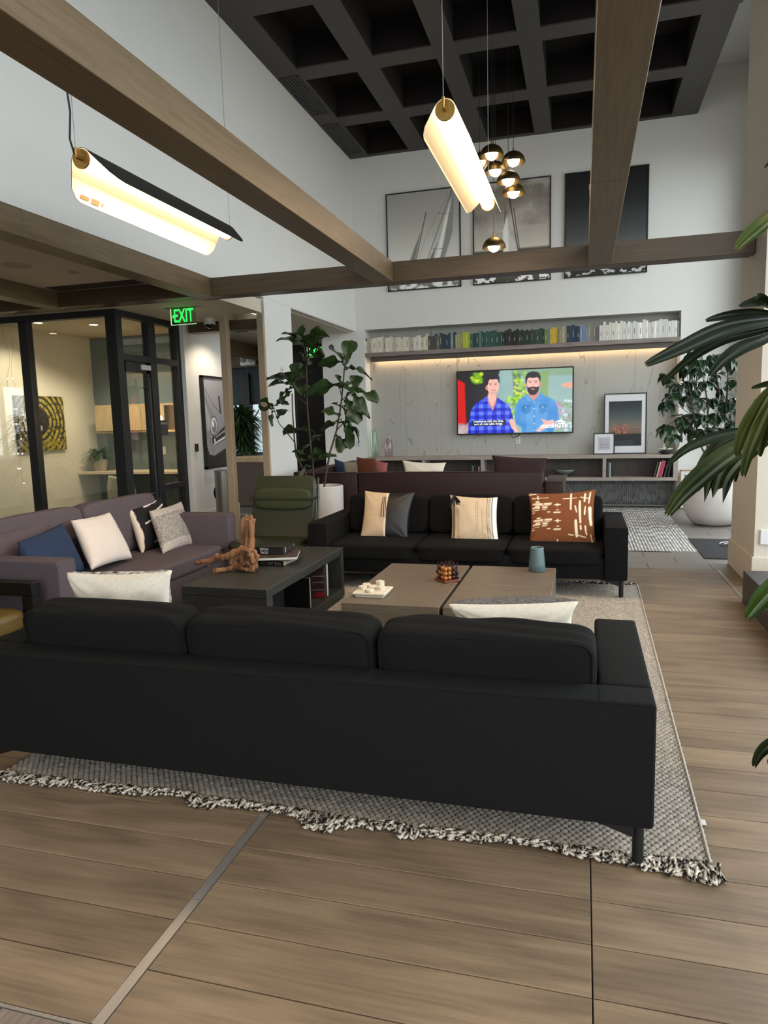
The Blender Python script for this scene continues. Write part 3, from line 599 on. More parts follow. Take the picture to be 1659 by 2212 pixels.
top_pillow('white pillow resting on the back of the brown sofa', 868, 964, 994, 999, 1050, linen, seed=35, pinch=.12, wr=.01)
top_pillow('dark brown velvet pillow at the right end of the brown sofa', 1063, 1182, 984, 990, 1050, fabric('dark_brown_velvet','#3f3031',n=.2), seed=36, piping=mat('brown_suede'))

# ---- coffee tables
tb = thing('coffee_table', 'large square brown coffee table made of four blocks, on the rug between the black sofas', 'table', (-.87, 5.0, ZR))
tw = wood('taupe_oak', ['#564c40','#63574a','#706454'], rough=.42, axis=0, rings=.15, scale=1.2, rand=.03, bump=.04)
xs = [(-.675, -.012), (.012, .675)]; ys = [(-.655, -.008), (.008, .655)]
for i,(a,b_) in enumerate(xs):
    for j,(c,d) in enumerate(ys):
        q = B().box((a,c,0.0),(b_,d,.318),bev=.004).build('block', tw, tb)
bt_ = thing('coffee_table', 'long black wooden coffee table with open shelves, in front of the grey sofa', 'table', (-2.32, 4.95, ZR))
bw = wood('black_stained_wood', ['#1b1b19','#262623','#32322d'], rough=.5, axis=1, rings=.3, scale=1.4, rand=.02, bump=.2)
H = .455-ZR; X0, X1, Y0, Y1 = -.32, .32, -.78, .78
B().box((X0,Y0,H-.065),(X1,Y1,H),bev=.004).build('tabletop', bw, bt_)
B().box((X0,Y0,.0),(X1,Y0+.09,H-.066),bev=.003).build('side_panel', bw, bt_)
B().box((X0,Y1-.06,.0),(X1,Y1,H-.066),bev=.003).build('side_panel', bw, bt_)
B().box((X0,Y0+.091,.0),(X1,Y1-.061,.075),bev=.003).build('bottom_shelf', bw, bt_)
B().box((-.02,Y0+.091,.076),(.02,Y1-.061,H-.067)).build('divider', bw, bt_)
# ---- items on the black table
def book(label, w, d, h, loc, rz, cover, pages='#d8d2c6', group=None, spine='x0'):
    t = thing('book', label, 'book', loc, rz, group)
    B().box((-w/2,-d/2,0),(w/2,d/2,.003)).box((-w/2,-d/2,h-.003),(w/2,d/2,h)).box((-w/2,-d/2,0),(-w/2+.004,d/2,h),bev=.001).build('cover', cover, t)
    B().box((-w/2+.005,-d/2+.004,.0032),(w/2-.004,d/2-.004,h-.0032)).build('pages', mat('paper'+pages[1:], pages, rough=.9), t); return t
cov1 = mat('black_gloss_cover','#0e0d0d',rough=.3); z0 = .4555
bk3 = book('black book at the bottom of the stack behind the driftwood, its title upside down', .235, .30, .042, (-2.335, 5.0, z0), PI/2-.03, cov1, '#8a7c6c')
z0 += .0425
bk2 = book('wide purple brown book with white page edges, middle of the stack on the black table', .31, .33, .024, (-2.30, 5.05, z0), -PI*1.5+PI+.32+PI/2, mat('plum_cover','#2f2022',rough=.35,noise=.5,nscale=8,col2='#4a3a33'))
z0 += .0245
bk1 = book('thick black boxed book on top of the stack on the black table', .22, .28, .058, (-2.36, 5.12, z0), .10, cov1, '#14100f')
M0 = Matrix.Rotation(PI,4,'Y')
lw = mat('white_ink','#b9b6b0',rough=.6); lg = mat('grey_ink','#57544f',rough=.6)
text('THE ART OF MOVI', .032, Matrix.Translation((-.1195,0,.021)) @ Matrix.Rotation(-PI/2,4,'Z') @ Matrix.Rotation(PI/2,4,'X') @ Matrix.Rotation(PI,4,'Z'), lg, bk3)
text('STAR\nWARS', .026, Matrix.Translation((-.045,-.1415,.032)) @ FACE_CAM @ Matrix.Rotation(PI,4,'Z'), lw, bk1, bold=.0006)
gi = B()
for k in range(9): gi.box((-.09+k*.02,-.10+.02*(k%3),.0581),(-.078+k*.02,-.096+.02*(k%3)+.004*(k%2),.0584))
gi.build('gold_ornament', mat('gold_ink','#8c7442',rough=.4), bk1)
gi = B()
for k in range(4): gi.box((.1101,-.10,.010+k*.011),(.1108,-.082+.003*(k%2),.018+k*.011))
gi.build('spine_mark', lw, bk1)
# driftwood: twisted root
dw = mat('driftwood', '#a0724a', rough=.8, noise=.5, nscale=22, col2='#5b3620', stretch=(1,1,.3), bump=1.0, bscale=70, det=6)
t = thing('driftwood', 'gnarled orange brown driftwood root standing on the black table', 'driftwood', (-2.42, 4.78, .4555))
DY = 4.72
def dp(x, y, Y=DY): return AY(x, y, Y)-Vector((-2.42, 4.78, .4555))
def fix(P): return [Vector((p.x,p.y,max(p.z,.018))) for p in P]
b = B(); rn = random.Random(5)
for k in range(17):                                             # bundled strands of the trunk
    o1, o2 = rn.uniform(-10,10), rn.uniform(-.05,.05); ph = rn.uniform(0,6)
    P = [dp(536+o1*.9+4*math.sin(ph+s*4)+s*2, 1122+s*96+rn.uniform(-2,2), DY+o2*(.7+s*.4)) for s in np.linspace(0,1,9)]
    b.tube(fix(P), [.013+.009*math.sin(ph+i)**2+.004*i/8 for i in range(9)], n=8)
for k in range(7): a = rn.uniform(-14,14); b.tube([dp(537+a*.5,1142),dp(538+a*.9,1128),dp(540+a*1.1,1118-rn.uniform(0,7))],[.022,.020,.010],n=7)
b.build('trunk', dw, t, smooth=True)
def branch(pts, r0, r1, nm='branch'):
    P = []; pts = [Vector(p) for p in pts]
    for i in range(len(pts)-1):
        for s in np.linspace(0,1,5)[:-1]: P.append(pts[i].lerp(pts[i+1], s)+Vector((rn.uniform(-1,1),rn.uniform(-1,1),rn.uniform(-1,1)))*.004)
    P.append(pts[-1]); n = len(P); B().tube(fix(P), [r0+(r1-r0)*i/(n-1)+.004*math.sin(i*1.7) for i in range(n)], n=8).build(nm, dw, t, smooth=True)
branch([dp(520,1205),dp(500,1200),dp(482,1205),dp(470,1203),dp(452,1212),dp(436,1214),dp(421,1217)], .032, .014)
branch([dp(458,1210),dp(452,1222)], .010, .006)
branch([dp(512,1214),dp(498,1228,DY-.05),dp(484,1232,DY-.1),dp(470,1240,DY-.13),dp(466,1253,DY-.14)], .017, .018)
for k, (ps, r0, r1) in enumerate([([(515,1198),(508,1215),(520,1228),(530,1240),(534,1256)],.018,.010),([(528,1190),(522,1210),(536,1222),(528,1236),(522,1246)],.016,.010),([(540,1195),(548,1210),(546,1228),(540,1242),(546,1250)],.017,.010),([(505,1200),(500,1214),(510,1222),(516,1234),(508,1222)],.014,.010),([(546,1190),(556,1200),(552,1222),(556,1236)],.016,.009),([(520,1225),(534,1232),(544,1226),(536,1216),(524,1218),(520,1226)],.010,.010),([(512,1205),(524,1204),(532,1212),(524,1222),(512,1218)],.012,.010),([(500,1198),(522,1186),(540,1190),(552,1204)],.02,.018)]):
    branch([dp(x,y,DY-.03*(k%3)-.02) for x,y in ps], r0*1.35, r1*1.3, 'root')
# books inside the black table
for k,(px_, col, w_, lab, hh) in enumerate([(641,'#8d8174',.012,'thin beige book alone at the left inside the black table',.24),(706,'#3c1f20',.03,'thick book with dark red patterned cover facing out of the black table',.26),(709,'#1a1d1a',.024,'black spined book inside the black table beside the red one',.275),(714,'#c9c9c6',.010,'thin white book inside the black table',.28),(717,'#a4a5a6',.010,'thin light grey book at the right end inside the black table',.285)]):
    p = AX(px_, 1288, -2.12); yy = [5.02,5.34,5.375,5.40,5.418][k]
    tt = thing('book', lab, 'book', (-2.145, yy, .0755+ZR))
    B().box((-.11,-w_/2,0),(.11,w_/2,hh),bev=.001).build('cover', mat('cover_'+col[1:], col, rough=.45), tt)
    if k != 1: B().box((-.111,-w_/2-.0008,.0),(.105,-w_/2,hh)).build('front_board', cov1, tt)
    if k == 1:
        im = Img(60,64,'#1c1314'); nn_ = im.noise(3,9,9); im.put((np.sin(nn_*60+im.X*8)>.35)*1., '#5c4240', .8); im.poly([(.55,.0),(1,0),(1,1),(.55,1)],'#2a1a1b',.5)
        for y in (.3,.5,.75): im.line((.55,y),(1,y-.02),.02,'#8d7d78')
        im.poly([(.6,.82),(1,.8),(1,1),(.6,1)],'#7c1c1f')
        canvas('cover_print', im, (-.11,-w_/2-.001,.255), (.22,0,0), (0,0,-.25), vmat('print_satin', rough=.4), tt)
    if k == 2: text('RED', .03, Matrix.Translation((.112,0,.24)) @ Matrix.Rotation(PI/2,4,'Z') @ Matrix.Rotation(PI/2,4,'X') @ Matrix.Rotation(-PI/2,4,'Z'), lg, tt)

# ---- items on the square table
ZT = ZR+.3185
t = thing('game_tray', 'pale marble tic-tac-toe tray, front left on the brown block table', 'tray', tuple(AZ(806,1283,ZT)), 0)
stone = mat('cream_marble','#ddd2bd',rough=.35,noise=.12,nscale=20)
B().box((-.115,-.115,.018),(.115,.115,.032),bev=.003).box((-.098,-.098,0),(.098,.098,.018)).build('board', stone, t)
for k in (-1,1): B().box((k*.038-.001,-.11,.0318),(k*.038+.001,.11,.0324)).box((-.11,k*.038-.001,.0318),(.11,k*.038+.001,.0324)).build('groove', mat('stone_shadow','#a3977f',rough=.6), t)
o_ = tuple(AZ(806,1283,ZT)); top = ZT+.0325
def piece(label, x, y, z, kind):
    t = thing('game_piece', label, 'game piece', (o_[0]+x, o_[1]+y, top+z), .3, 'marble game pieces on the tray')
    if kind == 'o': B().lathe([(.009,0),(.026,0),(.03,.004),(.03,.018),(.026,.022),(.009,.022),(.009,0)], n=20).build('ring', stone, t, smooth=True)
    else:
        b = B(); P = []
        for i in range(32): a = 2*PI*i/32; r = .022+.008*abs(math.cos(2*a))**.6; P.append((r*math.cos(a), r*math.sin(a)))
        b.prism(P, 0, .022).build('cross', stone, t)
piece('ring piece at the front of the marble tray', -.005, -.075, 0, 'o'); piece('cross piece at the left of the marble tray', -.075, .0, 0, 'x'); piece('cross piece in the middle row right of the marble tray', .055, .01, 0, 'x')
piece('ring piece at the back left of the marble tray', -.07, .075, 0, 'o'); piece('flat piece in the centre of the marble tray', -.012, .03, 0, 'o'); piece('lower of two stacked cross pieces at the back of the marble tray', .03, .08, 0, 'x'); piece('upper of two stacked cross pieces at the back of the marble tray', .03, .08, .0225, 'x')
p = AZ(967,1254,ZT); t = thing('peg_game', 'wooden four-in-a-row peg game with balls, in the middle of the brown block table', 'game', p, .75)
wr_ = mat('rosewood','#6e3a22',rough=.35); wd_ = mat('dark_bead','#2e1510',rough=.3); wl_ = mat('light_bead','#a5642c',rough=.3)
B().box((-.072,-.072,0),(.072,.072,.016),bev=.003).build('base', wr_, t)
cols_ = {(0,0):'lll',(0,1):'lll',(1,0):'lll',(0,2):'dld',(2,0):'ddd',(1,1):'ddd',(2,1):'dld',(1,2):'ddl',(3,0):'dd',(0,3):'ld',(3,3):'d',(2,2):'dd',(3,1):'ddd',(1,3):'d'}
for i in range(4):
    for j in range(4):
        x, y = -.051+.034*i, -.051+.034*j; B().cyl((x,y,.016),(x,y,.142),.0042,n=8).build('peg', wd_, t)
        for k, ch in enumerate(cols_.get((i,j),'')): B().ball((x,y,.0335+.0335*k), .0168, u=14, v=10).build('ball', wl_ if ch=='l' else wd_, t, smooth='all')
tv = mat('teal_ceramic','#53696a',rough=.35,noise=.12,nscale=5); p = AZ(1160,1233,ZT)
t = thing('vase', 'tapered blue green ceramic vase on the far right corner of the brown block table', 'vase', p)
B().lathe([(0,.004),(.062,.0),(.066,.004),(.062,.06),(.056,.12),(.051,.175),(.049,.188),(.044,.188),(.045,.175),(.052,.08),(.056,.02),(0,.012)], n=40).build('body', tv, t, smooth='all')

# ---- green leather lounge chair
grn = mat('olive_leather','#202408',rough=.45,spec=.5,noise=.15,nscale=8,bump=.3,bscale=150); grf = mat('olive_fabric','#2f3314',rough=.75,noise=.2,nscale=30,bump=.3,bscale=300)
t = thing('lounge_chair', 'olive green leather high-back lounge chair behind the black coffee table', 'chair', (-2.85, 6.15, 0), .03)
def slab_curve(w, pts, th, m, name):
    b = B(); P = [Vector((0,y,z)) for y,z in pts]; t0 = bmesh.new(); rows = []
    for i,p in enumerate(P):
        d = (P[min(i+1,len(P)-1)]-P[max(i-1,0)]).normalized(); n_ = Vector((0,-d.z,d.y)); e = min(i, len(P)-1-i); k = w/2-(.045 if e==0 else .012 if e==1 else 0)
        rows.append([[t0.verts.new(p+Vector((s*k*f,0,0))+n_*q*th*(1 if f<.97 else .55)) for s,f in ((-1,1),(-1,.95),(1,.95),(1,1))] for q in (0,1)])
    for a, c in zip(rows, rows[1:]):
        for k in range(3):
            t0.faces.new((a[1][k],a[1][k+1],c[1][k+1],c[1][k])); t0.faces.new((a[0][k+1],a[0][k],c[0][k],c[0][k+1]))
        t0.faces.new((a[0][0],a[1][0],c[1][0],c[0][0])); t0.faces.new((a[1][3],a[0][3],c[0][3],c[1][3]))
    for r_ in (rows[0], rows[-1]):
        for k in range(3): t0.faces.new((r_[0][k],r_[0][k+1],r_[1][k+1],r_[1][k]))
    bmesh.ops.recalc_face_normals(t0, faces=t0.faces); b.add(t0); return b.build(name, m, t, smooth=True)
slab_curve(.66, [(.22,.40),(.27,.50),(.30,.62),(.33,.76),(.36,.88),(.385,.97),(.395,1.0)], .05, grn, 'backrest')
slab_curve(.68, [(-.30,.375),(-.27,.405),(-.1,.40),(.1,.385),(.22,.39)], .045, grn, 'seat')
B().soft((.60,.07,.20),(0,.27,.795),e=5,n=10,puff=.1,wr=.004).build('head_pillow', grf, t, smooth='all')
B().box((-.335,.228,.785),(.335,.236,.812),bev=.003).box((-.337,.23,.785),(-.329,.41,.812)).box((.329,.23,.785),(.337,.41,.812)).build('strap', grn, t)
for s in (-1,1):
    B().tube([(s*.34,-.28,.40),(s*.345,.1,.385),(s*.345,.27,.44),(s*.34,.36,.80),(s*.33,.41,.99)], .012, n=8).build('side_rail', mat('dark_green_metal','#1b1f14',rough=.4), t, smooth=True)
    for y in (-.24,.26): B().tube([(s*.31,y,.39),(s*.33,y*1.15,.0)], .013, n=8).build('leg', MATS['dark_green_metal'], t, smooth=True)
# ---- black framed chair at the left edge
t = thing('armchair', 'black timber framed armchair with an olive seat, cut off by the left picture edge', 'armchair', (-3.72, 3.25, 0))
bwd = mat('ebonised_wood','#0d0c0c',rough=.35)
B().box((-.42,.30,.505),(.42,.37,.595),bev=.006).build('arm_rail', bwd, t); B().box((-.42,-.37,.505),(.42,-.30,.595),bev=.006).build('arm_rail', bwd, t)
for x in (-.42,.33):
    for y in (-.37,.30): B().box((x,y,0),(x+.09,y+.07,.504),bev=.005).build('leg', bwd, t)
B().soft((.80,.60,.14),(0,0,.37),e=7,n=8,puff=.15).build('seat_cushion', mat('mustard_leather','#5f4c1d',rough=.45,noise=.3,nscale=5), t, smooth='all')
B().box((-.33,-.30,.28),(.33,.30,.30)).build('seat_deck', bwd, t)
B().soft((.14,.60,.42),(-.35,0,.62),e=6,n=8).build('back_cushion', MATS['mustard_leather'], t, smooth='all')
# ---- rug
RX0, RX1, RY0, RY1 = -2.50, .43, 2.45, 6.56
rug = thing('rug', 'thick braided grey beige rug with knotted fringe, under the sofas and tables', 'rug', (0,0,0))
def rxo(y): return .0015 + (y-RY0)*.012
B().box((RX0+.01,RY0+.01,.0012),(RX1-.0,RY1,.012)).build('backing', mat('rug_backing','#5a5148',rough=.95), rug)
def rug_weave():
    px_, py_ = .0275, .0190; nx = int((RX1-RX0)/px_)+1; ny = int((RY1-RY0)/py_); I, J = np.meshgrid(np.arange(nx), np.arange(ny)); I = I.ravel(); J = J.ravel()
    x = RX0+(I+.5*(J%2))*px_; y = RY0+J*py_
    keep = ~((x>-2.35)&(x<-.1)&(y>2.95)&(y<3.75)) & ~((x>-1.5)&(x<-.24)&(y>4.4)&(y<5.6)) & ~((x<-2.02)&(y>4.2)&(y<5.7))
    x, y = x[keep], y[keep]; N = len(x); L_ = .0156; W_ = .0102; a = .22+RNG.normal(0,.10,N)
    gu = np.array([-1,-.55,0,.55,1.]); gv = np.array([-1,0,1.]); gz = np.array([[0,.0,.0],[0,.8,0],[0,1,0],[0,.8,0],[0,.0,0]]).T.copy()
    U, V_ = np.meshgrid(gu, gv); wv = np.where(abs(U)>.9,.45,1.); X = U*L_; Y = V_*W_*wv
    X = X[None]*(1+RNG.normal(0,.08,N))[:,None,None]; Y = Y[None]*(1+RNG.normal(0,.08,N))[:,None,None]
    ca, sa = np.cos(a)[:,None,None], np.sin(a)[:,None,None]; PX = x[:,None,None]+X*ca-Y*sa; PY = y[:,None,None]+X*sa+Y*ca
    PX = PX+(y[:,None,None]-RY0)*.012
    hz = (.0135+RNG.normal(0,.0012,N))[:,None,None]; PZ = .0095+gz[None]*hz+0*PX
    P = np.stack([PX,PY,PZ],-1).reshape(-1,3); idx = np.arange(15).reshape(3,5); f = np.stack([idx[:-1,:-1],idx[:-1,1:],idx[1:,1:],idx[1:,:-1]],-1).reshape(-1,4)
    F = (f[None]+(np.arange(N)*15)[:,None,None]).reshape(-1,4); me = rawmesh('weave', P, F)
    base = np.array(lin('#a79d90')); al = np.array(lin('#857b70')); k = RNG.random(N)[:,None]; c = base*(1-k*.7)+al*k*.7; c = np.repeat(c,15,0); setpaint(me, c)
    me.polygons.foreach_set('use_smooth',[True]*len(me.polygons)); return me
link('weave', rug_weave(), vmat('rug_wool', rough=.95, bump=.5, spec=.1), rug, kind='stuff')
def edge_path(x): return RY0-.012 + .008*math.sin(x*3.1)
def fringe(y_at, name, n_, sgn=-1):
    vs, fs, cs = [], [], []; rn = random.Random(17)
    def yarn(P, r, k=6, tw=9):
        P = [Vector(p) for p in P]; Q = []
        for i in range(len(P)-1):
            for s in (0,.33,.66): Q.append(P[i].lerp(P[i+1], s))
        Q.append(P[-1]); base = len(vs); ph = rn.uniform(0,6); nrm = None
        for i,p in enumerate(Q):
            d = (Q[min(i+1,len(Q)-1)]-Q[max(i-1,0)]).normalized()
            if nrm is None: nrm = d.orthogonal().normalized()
            nrm = (nrm-d*nrm.dot(d)).normalized(); bn = d.cross(nrm)
            for q in range(k):
                a = 2*PI*q/k; vs.append(p+(nrm*math.cos(a)+bn*math.sin(a))*r); w_ = math.sin(a+i*1.0+ph); cs.append(lin('#c4baab') if w_ > .05 else lin('#1b1715'))
            if i:
                for q in range(k): fs.append((base+(i-1)*k+q, base+(i-1)*k+(q+1)%k, base+i*k+(q+1)%k, base+i*k+q))
    for i in range(n_):
        x = RX0+.0+(RX1-RX0+.01)*(i+rn.random())/n_; y = y_at(x); dpt = .045+.02*math.sin(x*5.)+.015*math.sin(x*13+1)
        if x > .1: dpt += .05*min(1,(x-.1)/.2)
        if abs(x+.98) < .05 or abs(x+1.50) < .05 or abs(x+.62)<.03: dpt += .045
        a = rn.uniform(-1,1); L_ = rn.uniform(.6,1)*dpt; zz = rn.uniform(.008,.026)
        kind = rn.random()
        if kind < .55: P = [(x,y,.016),(x+a*.015,y+sgn*L_*.4,zz),(x+a*.03,y+sgn*L_*.9,zz*.8),(x+a*.03+.012,y+sgn*L_,.010),(x+a*.02+.026,y+sgn*L_*.7,zz),(x+.03,y+sgn*L_*.2,.016)]
        else: P = [(x-.03,y+sgn*L_*rn.random(),zz),(x-.01,y+sgn*L_*rn.random(),zz*1.1),(x+.012,y+sgn*L_*rn.random(),zz),(x+.03,y+sgn*L_*rn.random(),zz*.9)]
        yarn(P, rn.uniform(.0048,.0075))
    me = rawmesh(name, np.array([tuple(v) for v in vs]), np.array(fs)); setpaint(me, np.array(cs)); me.polygons.foreach_set('use_smooth',[True]*len(me.polygons))
    return link(name, me, vmat('rug_yarn', rough=.9, spec=.1), rug, kind='stuff')
fringe(edge_path, 'fringe', 640); fringe(lambda x: RY1+.005, 'fringe', 260, 1)
sel = B()
for k in range(2): sel.tube([(RX1+.004+(y-RY0)*.012*1, y, .012+.006*k) for y in np.linspace(RY0-.01,RY1,40)], .007, n=6)
sel.build('selvedge', mat('rug_edge','#a39b90',rough=.95,bump=1,bscale=90), rug, smooth=True)
B().box((.430,2.70,.006),(.462,2.735,.0085)).build('care_tag', mat('tag_white','#c9c7c2',rough=.6), rug)
# ================================================================ television wall
shw = wood('grey_oak', ['#6f645b','#837770','#978b83'], rough=.5, axis=0, scale=1.3, rings=.5, rand=.05, bump=.1)
shelf = thing('wall_shelf', 'long thick grey oak shelf with a row of books, above the television', 'shelf', ((NX0+NX1)/2, YN, 2.56))
hw = (NX1-NX0)/2-.003
B().box((-hw,-.30,.085),(hw,-.001,.155),bev=.002).build('shelf_board', shw, shelf)
B().box((-hw+.1,-.25,.0),(hw-.1,-.222,.084),bev=.002).build('valance', wood('dark_grey_oak',['#4c423c','#5a4f48','#675b53'],axis=0,rings=.4), shelf)
B().box((-hw+.12,-.07,.055),(hw-.12,-.05,.07)).build('light_strip', mat('warm_led','#ffffff',emit='#ffc685',estr=7), shelf)
ZS = 2.56+.1555
# books along the shelf, left to right by colour
runs = [(788,925,['#d8cfb8','#cfc6ae','#e2dccd','#b9ae9a','#d6d0c4'],'cream spined book in the pale run at the left end of the wall shelf','long cream run'),
(925,950,['#5b5850','#6d6455','#4c4a47'],'grey brown book just right of the cream books on the wall shelf','grey brown run'),
(950,984,['#2b3a48','#263442','#33404c','#7f8c96'],'navy book left of the lime green ones on the wall shelf','left navy run'),
(984,1000,['#8a8a5a','#6c6a36','#a0a06a'],'olive book between navy and lime books on the wall shelf','left olive run'),
(1000,1016,['#a9b72c','#93a626','#c2c23e'],'lime green book in the left half of the wall shelf','lime green run'),
(1016,1086,['#2c5148','#24443e','#37594a','#1f3c35','#4f7a72'],'teal green book in the middle left of the wall shelf','teal green run'),
(1086,1125,['#2c2620','#211d1a','#3a3226','#1b1e1c'],'dark brown book at the middle of the wall shelf','dark brown run'),
(1125,1176,['#1f3129','#1c2b24','#26382c','#2c4234'],'dark green book right of the middle of the wall shelf','dark green run'),
(1176,1188,['#6c7d3d','#59837c'],'mid green book left of the yellow books on the wall shelf','small mid green run'),
(1188,1203,['#c9c64e','#b9b23c','#d0a93c'],'yellow book in the right half of the wall shelf','yellow run'),
(1203,1224,['#7f7a47','#8f8a6a','#a59c84'],'olive tan book right of the yellow ones on the wall shelf','olive tan run'),
(1224,1252,['#233348','#1d2b3d','#2c3e54'],'navy book in the right half of the wall shelf','right navy run'),
(1252,1270,['#6f8196','#55504f','#7889a3'],'dusty blue book right of the navy books on the wall shelf','dusty blue run'),
(1270,1294,['#7b746b','#8d867c','#5d5852'],'taupe book left of the white run on the wall shelf','taupe run'),
(1294,1462,['#e4e2de','#d6d3cd','#cfccc6','#efede8','#d9d2c0'],'white spined book in the long white run at the right of the wall shelf','long white run'),
(1462,1471,['#6f6f72','#8c8c90'],'grey book at the far right end of the wall shelf','grey pair')]
ORD = 'first second third fourth fifth sixth seventh eighth ninth tenth eleventh twelfth thirteenth fourteenth fifteenth sixteenth seventeenth eighteenth nineteenth twentieth'.split()+['twenty-'+o for o in 'first second third fourth fifth sixth seventh eighth ninth'.split()]+['thirtieth','thirty-first','thirty-second','thirty-third']
rn = random.Random(42)
for a, b_, cl, lab, grp in runs:
    xa, xb = AY(a,745,12.25).x, AY(b_,735,12.25).x; n_ = max(2, round((xb-xa)/.043)); ws = [rn.uniform(.7,1.3) for _ in range(n_)]; s_ = sum(ws); x = xa
    for k in range(n_):
        w_ = ws[k]/s_*(xb-xa); hgt = rn.uniform(.225,.28)+(.02 if a > 1290 else 0)-(.02 if a<930 and k%4==0 else 0); col = rn.choice(cl)
        B().box((-w_/2+.001,-.14,0),(w_/2-.001,0,hgt),bev=.002).build('book', mat('book_'+col[1:], col, rough=.6), None, loc=(x+w_/2, 12.365, ZS), label=ORD[k]+' book from the left in the '+grp+' on the wall shelf', category='book', group='books on the wall shelf')
        if k%2 == 0 and w_ > .03:
            o = C.objects[-1]; tcol = '#2b2620' if sum(lin(col)) > 1. else '#cfc7b0'
            B().box((-w_*.07,-.1408,hgt*.3),(w_*.07,-.1400,hgt*(.5+.25*rn.random()))).build('spine_title', mat('title_'+tcol[1:], tcol, rough=.6), o)
        x += w_
# television
TY = 12.40; tl, br = AY(985.5,800,TY), AY(1238.5,937,TY); TWd, THt = br.x-tl.x, 1.125*.985
tvt = thing('television', 'large wall-mounted television showing two men in blue shirts', 'television', ((tl.x+br.x)/2, YN, (tl.z+br.z)/2))
B().box((-TWd/2,-.10,-THt/2),(TWd/2,-.04,THt/2),bev=.004).build('housing', blackp, tvt)
B().box((-.4,-.04,-.3),(.4,-.002,.3)).build('wall_mount', blackp, tvt)
g = Img(250,142,'#8fa9a8'); n1 = g.noise(7,4,1); n2 = g.noise(14,8,2)
g.put((g.X>.40)*np.clip(n1*2-.6,0,1),'#9db7b0',.6); g.poly([(.48,0),(1,0),(1,.12),(.48,.1)],'#6f8a4a',.5)
g.poly([(0,0),(.38,0),(.30,.5),(.3,1),(0,1)],'#17151a'); g.poly([(0,.12),(.065,.18),(.075,.84),(0,.84)],'#c01a1c'); g.poly([(0,.84),(.1,.84),(.1,1),(0,1)],'#7d5f66')
g.put((g.X<.12)*(g.Y>.82)*np.clip(n2*3-1,0,1),'#d8c6c6',.8)
for k in range(26): g.ell(.17+rn.uniform(-.05,.05),.12+rn.uniform(-.08,.07),.018,.022,rn.choice(['#9cc23f','#6e9a34','#c3dc64']),.9,soft=.5)
g.poly([(.49,.05),(.56,.06),(.56,.6),(.5,.6)],'#4a5d40',.7); g.poly([(.72,.06),(.80,.05),(.79,.5),(.73,.5)],'#7f9a55',.8)
for k in range(90): g.ell(rn.uniform(.5,.63),rn.uniform(.02,.62),.012,.02,rn.choice(['#7fb03a','#4e7c2b','#a7cb52','#d8dd6a']),.85,soft=.5)
for k in range(60): g.ell(rn.uniform(.42,.56),rn.uniform(.42,.78),.014,.022,rn.choice(['#8fc23b','#b1d957','#5a8a30']),.85,soft=.5)
for k in range(90): g.ell(rn.uniform(.86,1),rn.uniform(.5,1),.012,.018,rn.choice(['#6b8f55','#c9a7c6','#dfe6ea','#87a86f','#b686ac']),.8,soft=.5)
g.poly([(.9,.25),(1,.22),(1,.32),(.92,.30)],'#e4a48c',.8); g.blur(2)
sk, sk2, hr = '#eab9b0','#c58d84','#14101a'
# man in the plaid shirt
sh = [(.265,.42),(.17,.50),(.12,.62),(.10,.80),(.09,1),(.50,1),(.49,.72),(.46,.56),(.38,.46),(.345,.42)]
g.poly(sh,'#4553c8'); M_ = np.zeros((g.h,g.w)); gg = Img(g.w,g.h,'#000000'); gg.poly(sh,'#ffffff'); msk = gg.a[...,0]
pl1 = (np.sin(g.X*2*PI*13)>0)*.55+(np.sin(g.Y*2*PI*8.5)>0)*.45; g.put(msk*(pl1>.9),'#2a2aa0',.9); g.put(msk*(pl1<.1),'#7c8ce4',.8)
g.poly([(.19,.60),(.27,.60),(.27,.63),(.19,.63)],'#2f319a',.5); g.poly([(.36,.60),(.43,.60),(.43,.63),(.36,.63)],'#2f319a',.5)
g.poly([(.27,.38),(.35,.38),(.355,.46),(.315,.64),(.265,.47)],sk2); g.poly([(.275,.36),(.345,.36),(.345,.45),(.31,.58),(.275,.45)],sk)
g.poly([(.255,.40),(.28,.46),(.235,.50),(.225,.47)],'#5a6ad6'); g.poly([(.355,.42),(.345,.48),(.38,.52),(.385,.47)],'#3845b0')
g.ell(.318,.245,.052,.135,sk); g.ell(.262,.27,.010,.035,sk2); g.ell(.318,.33,.040,.06,sk)
g.poly([(.262,.22),(.268,.10),(.30,.055),(.34,.05),(.375,.10),(.378,.20),(.368,.19),(.36,.13),(.30,.12),(.28,.16),(.272,.23)],hr); g.ell(.318,.09,.05,.05,hr)
for x in (.297,.342): g.line((x-.013,.20),(x+.013,.195),.010,hr,.8); g.ell(x,.222,.009,.009,'#3a2530',.8)
g.line((.325,.21),(.33,.275),.008,sk2,.7); g.line((.303,.315),(.342,.31),.010,'#a05a5c',.9); g.line((.30,.295),(.345,.29),.008,'#7d5a58',.4); g.poly([(.28,.33),(.36,.33),(.345,.38),(.30,.385)],'#b08680',.4)
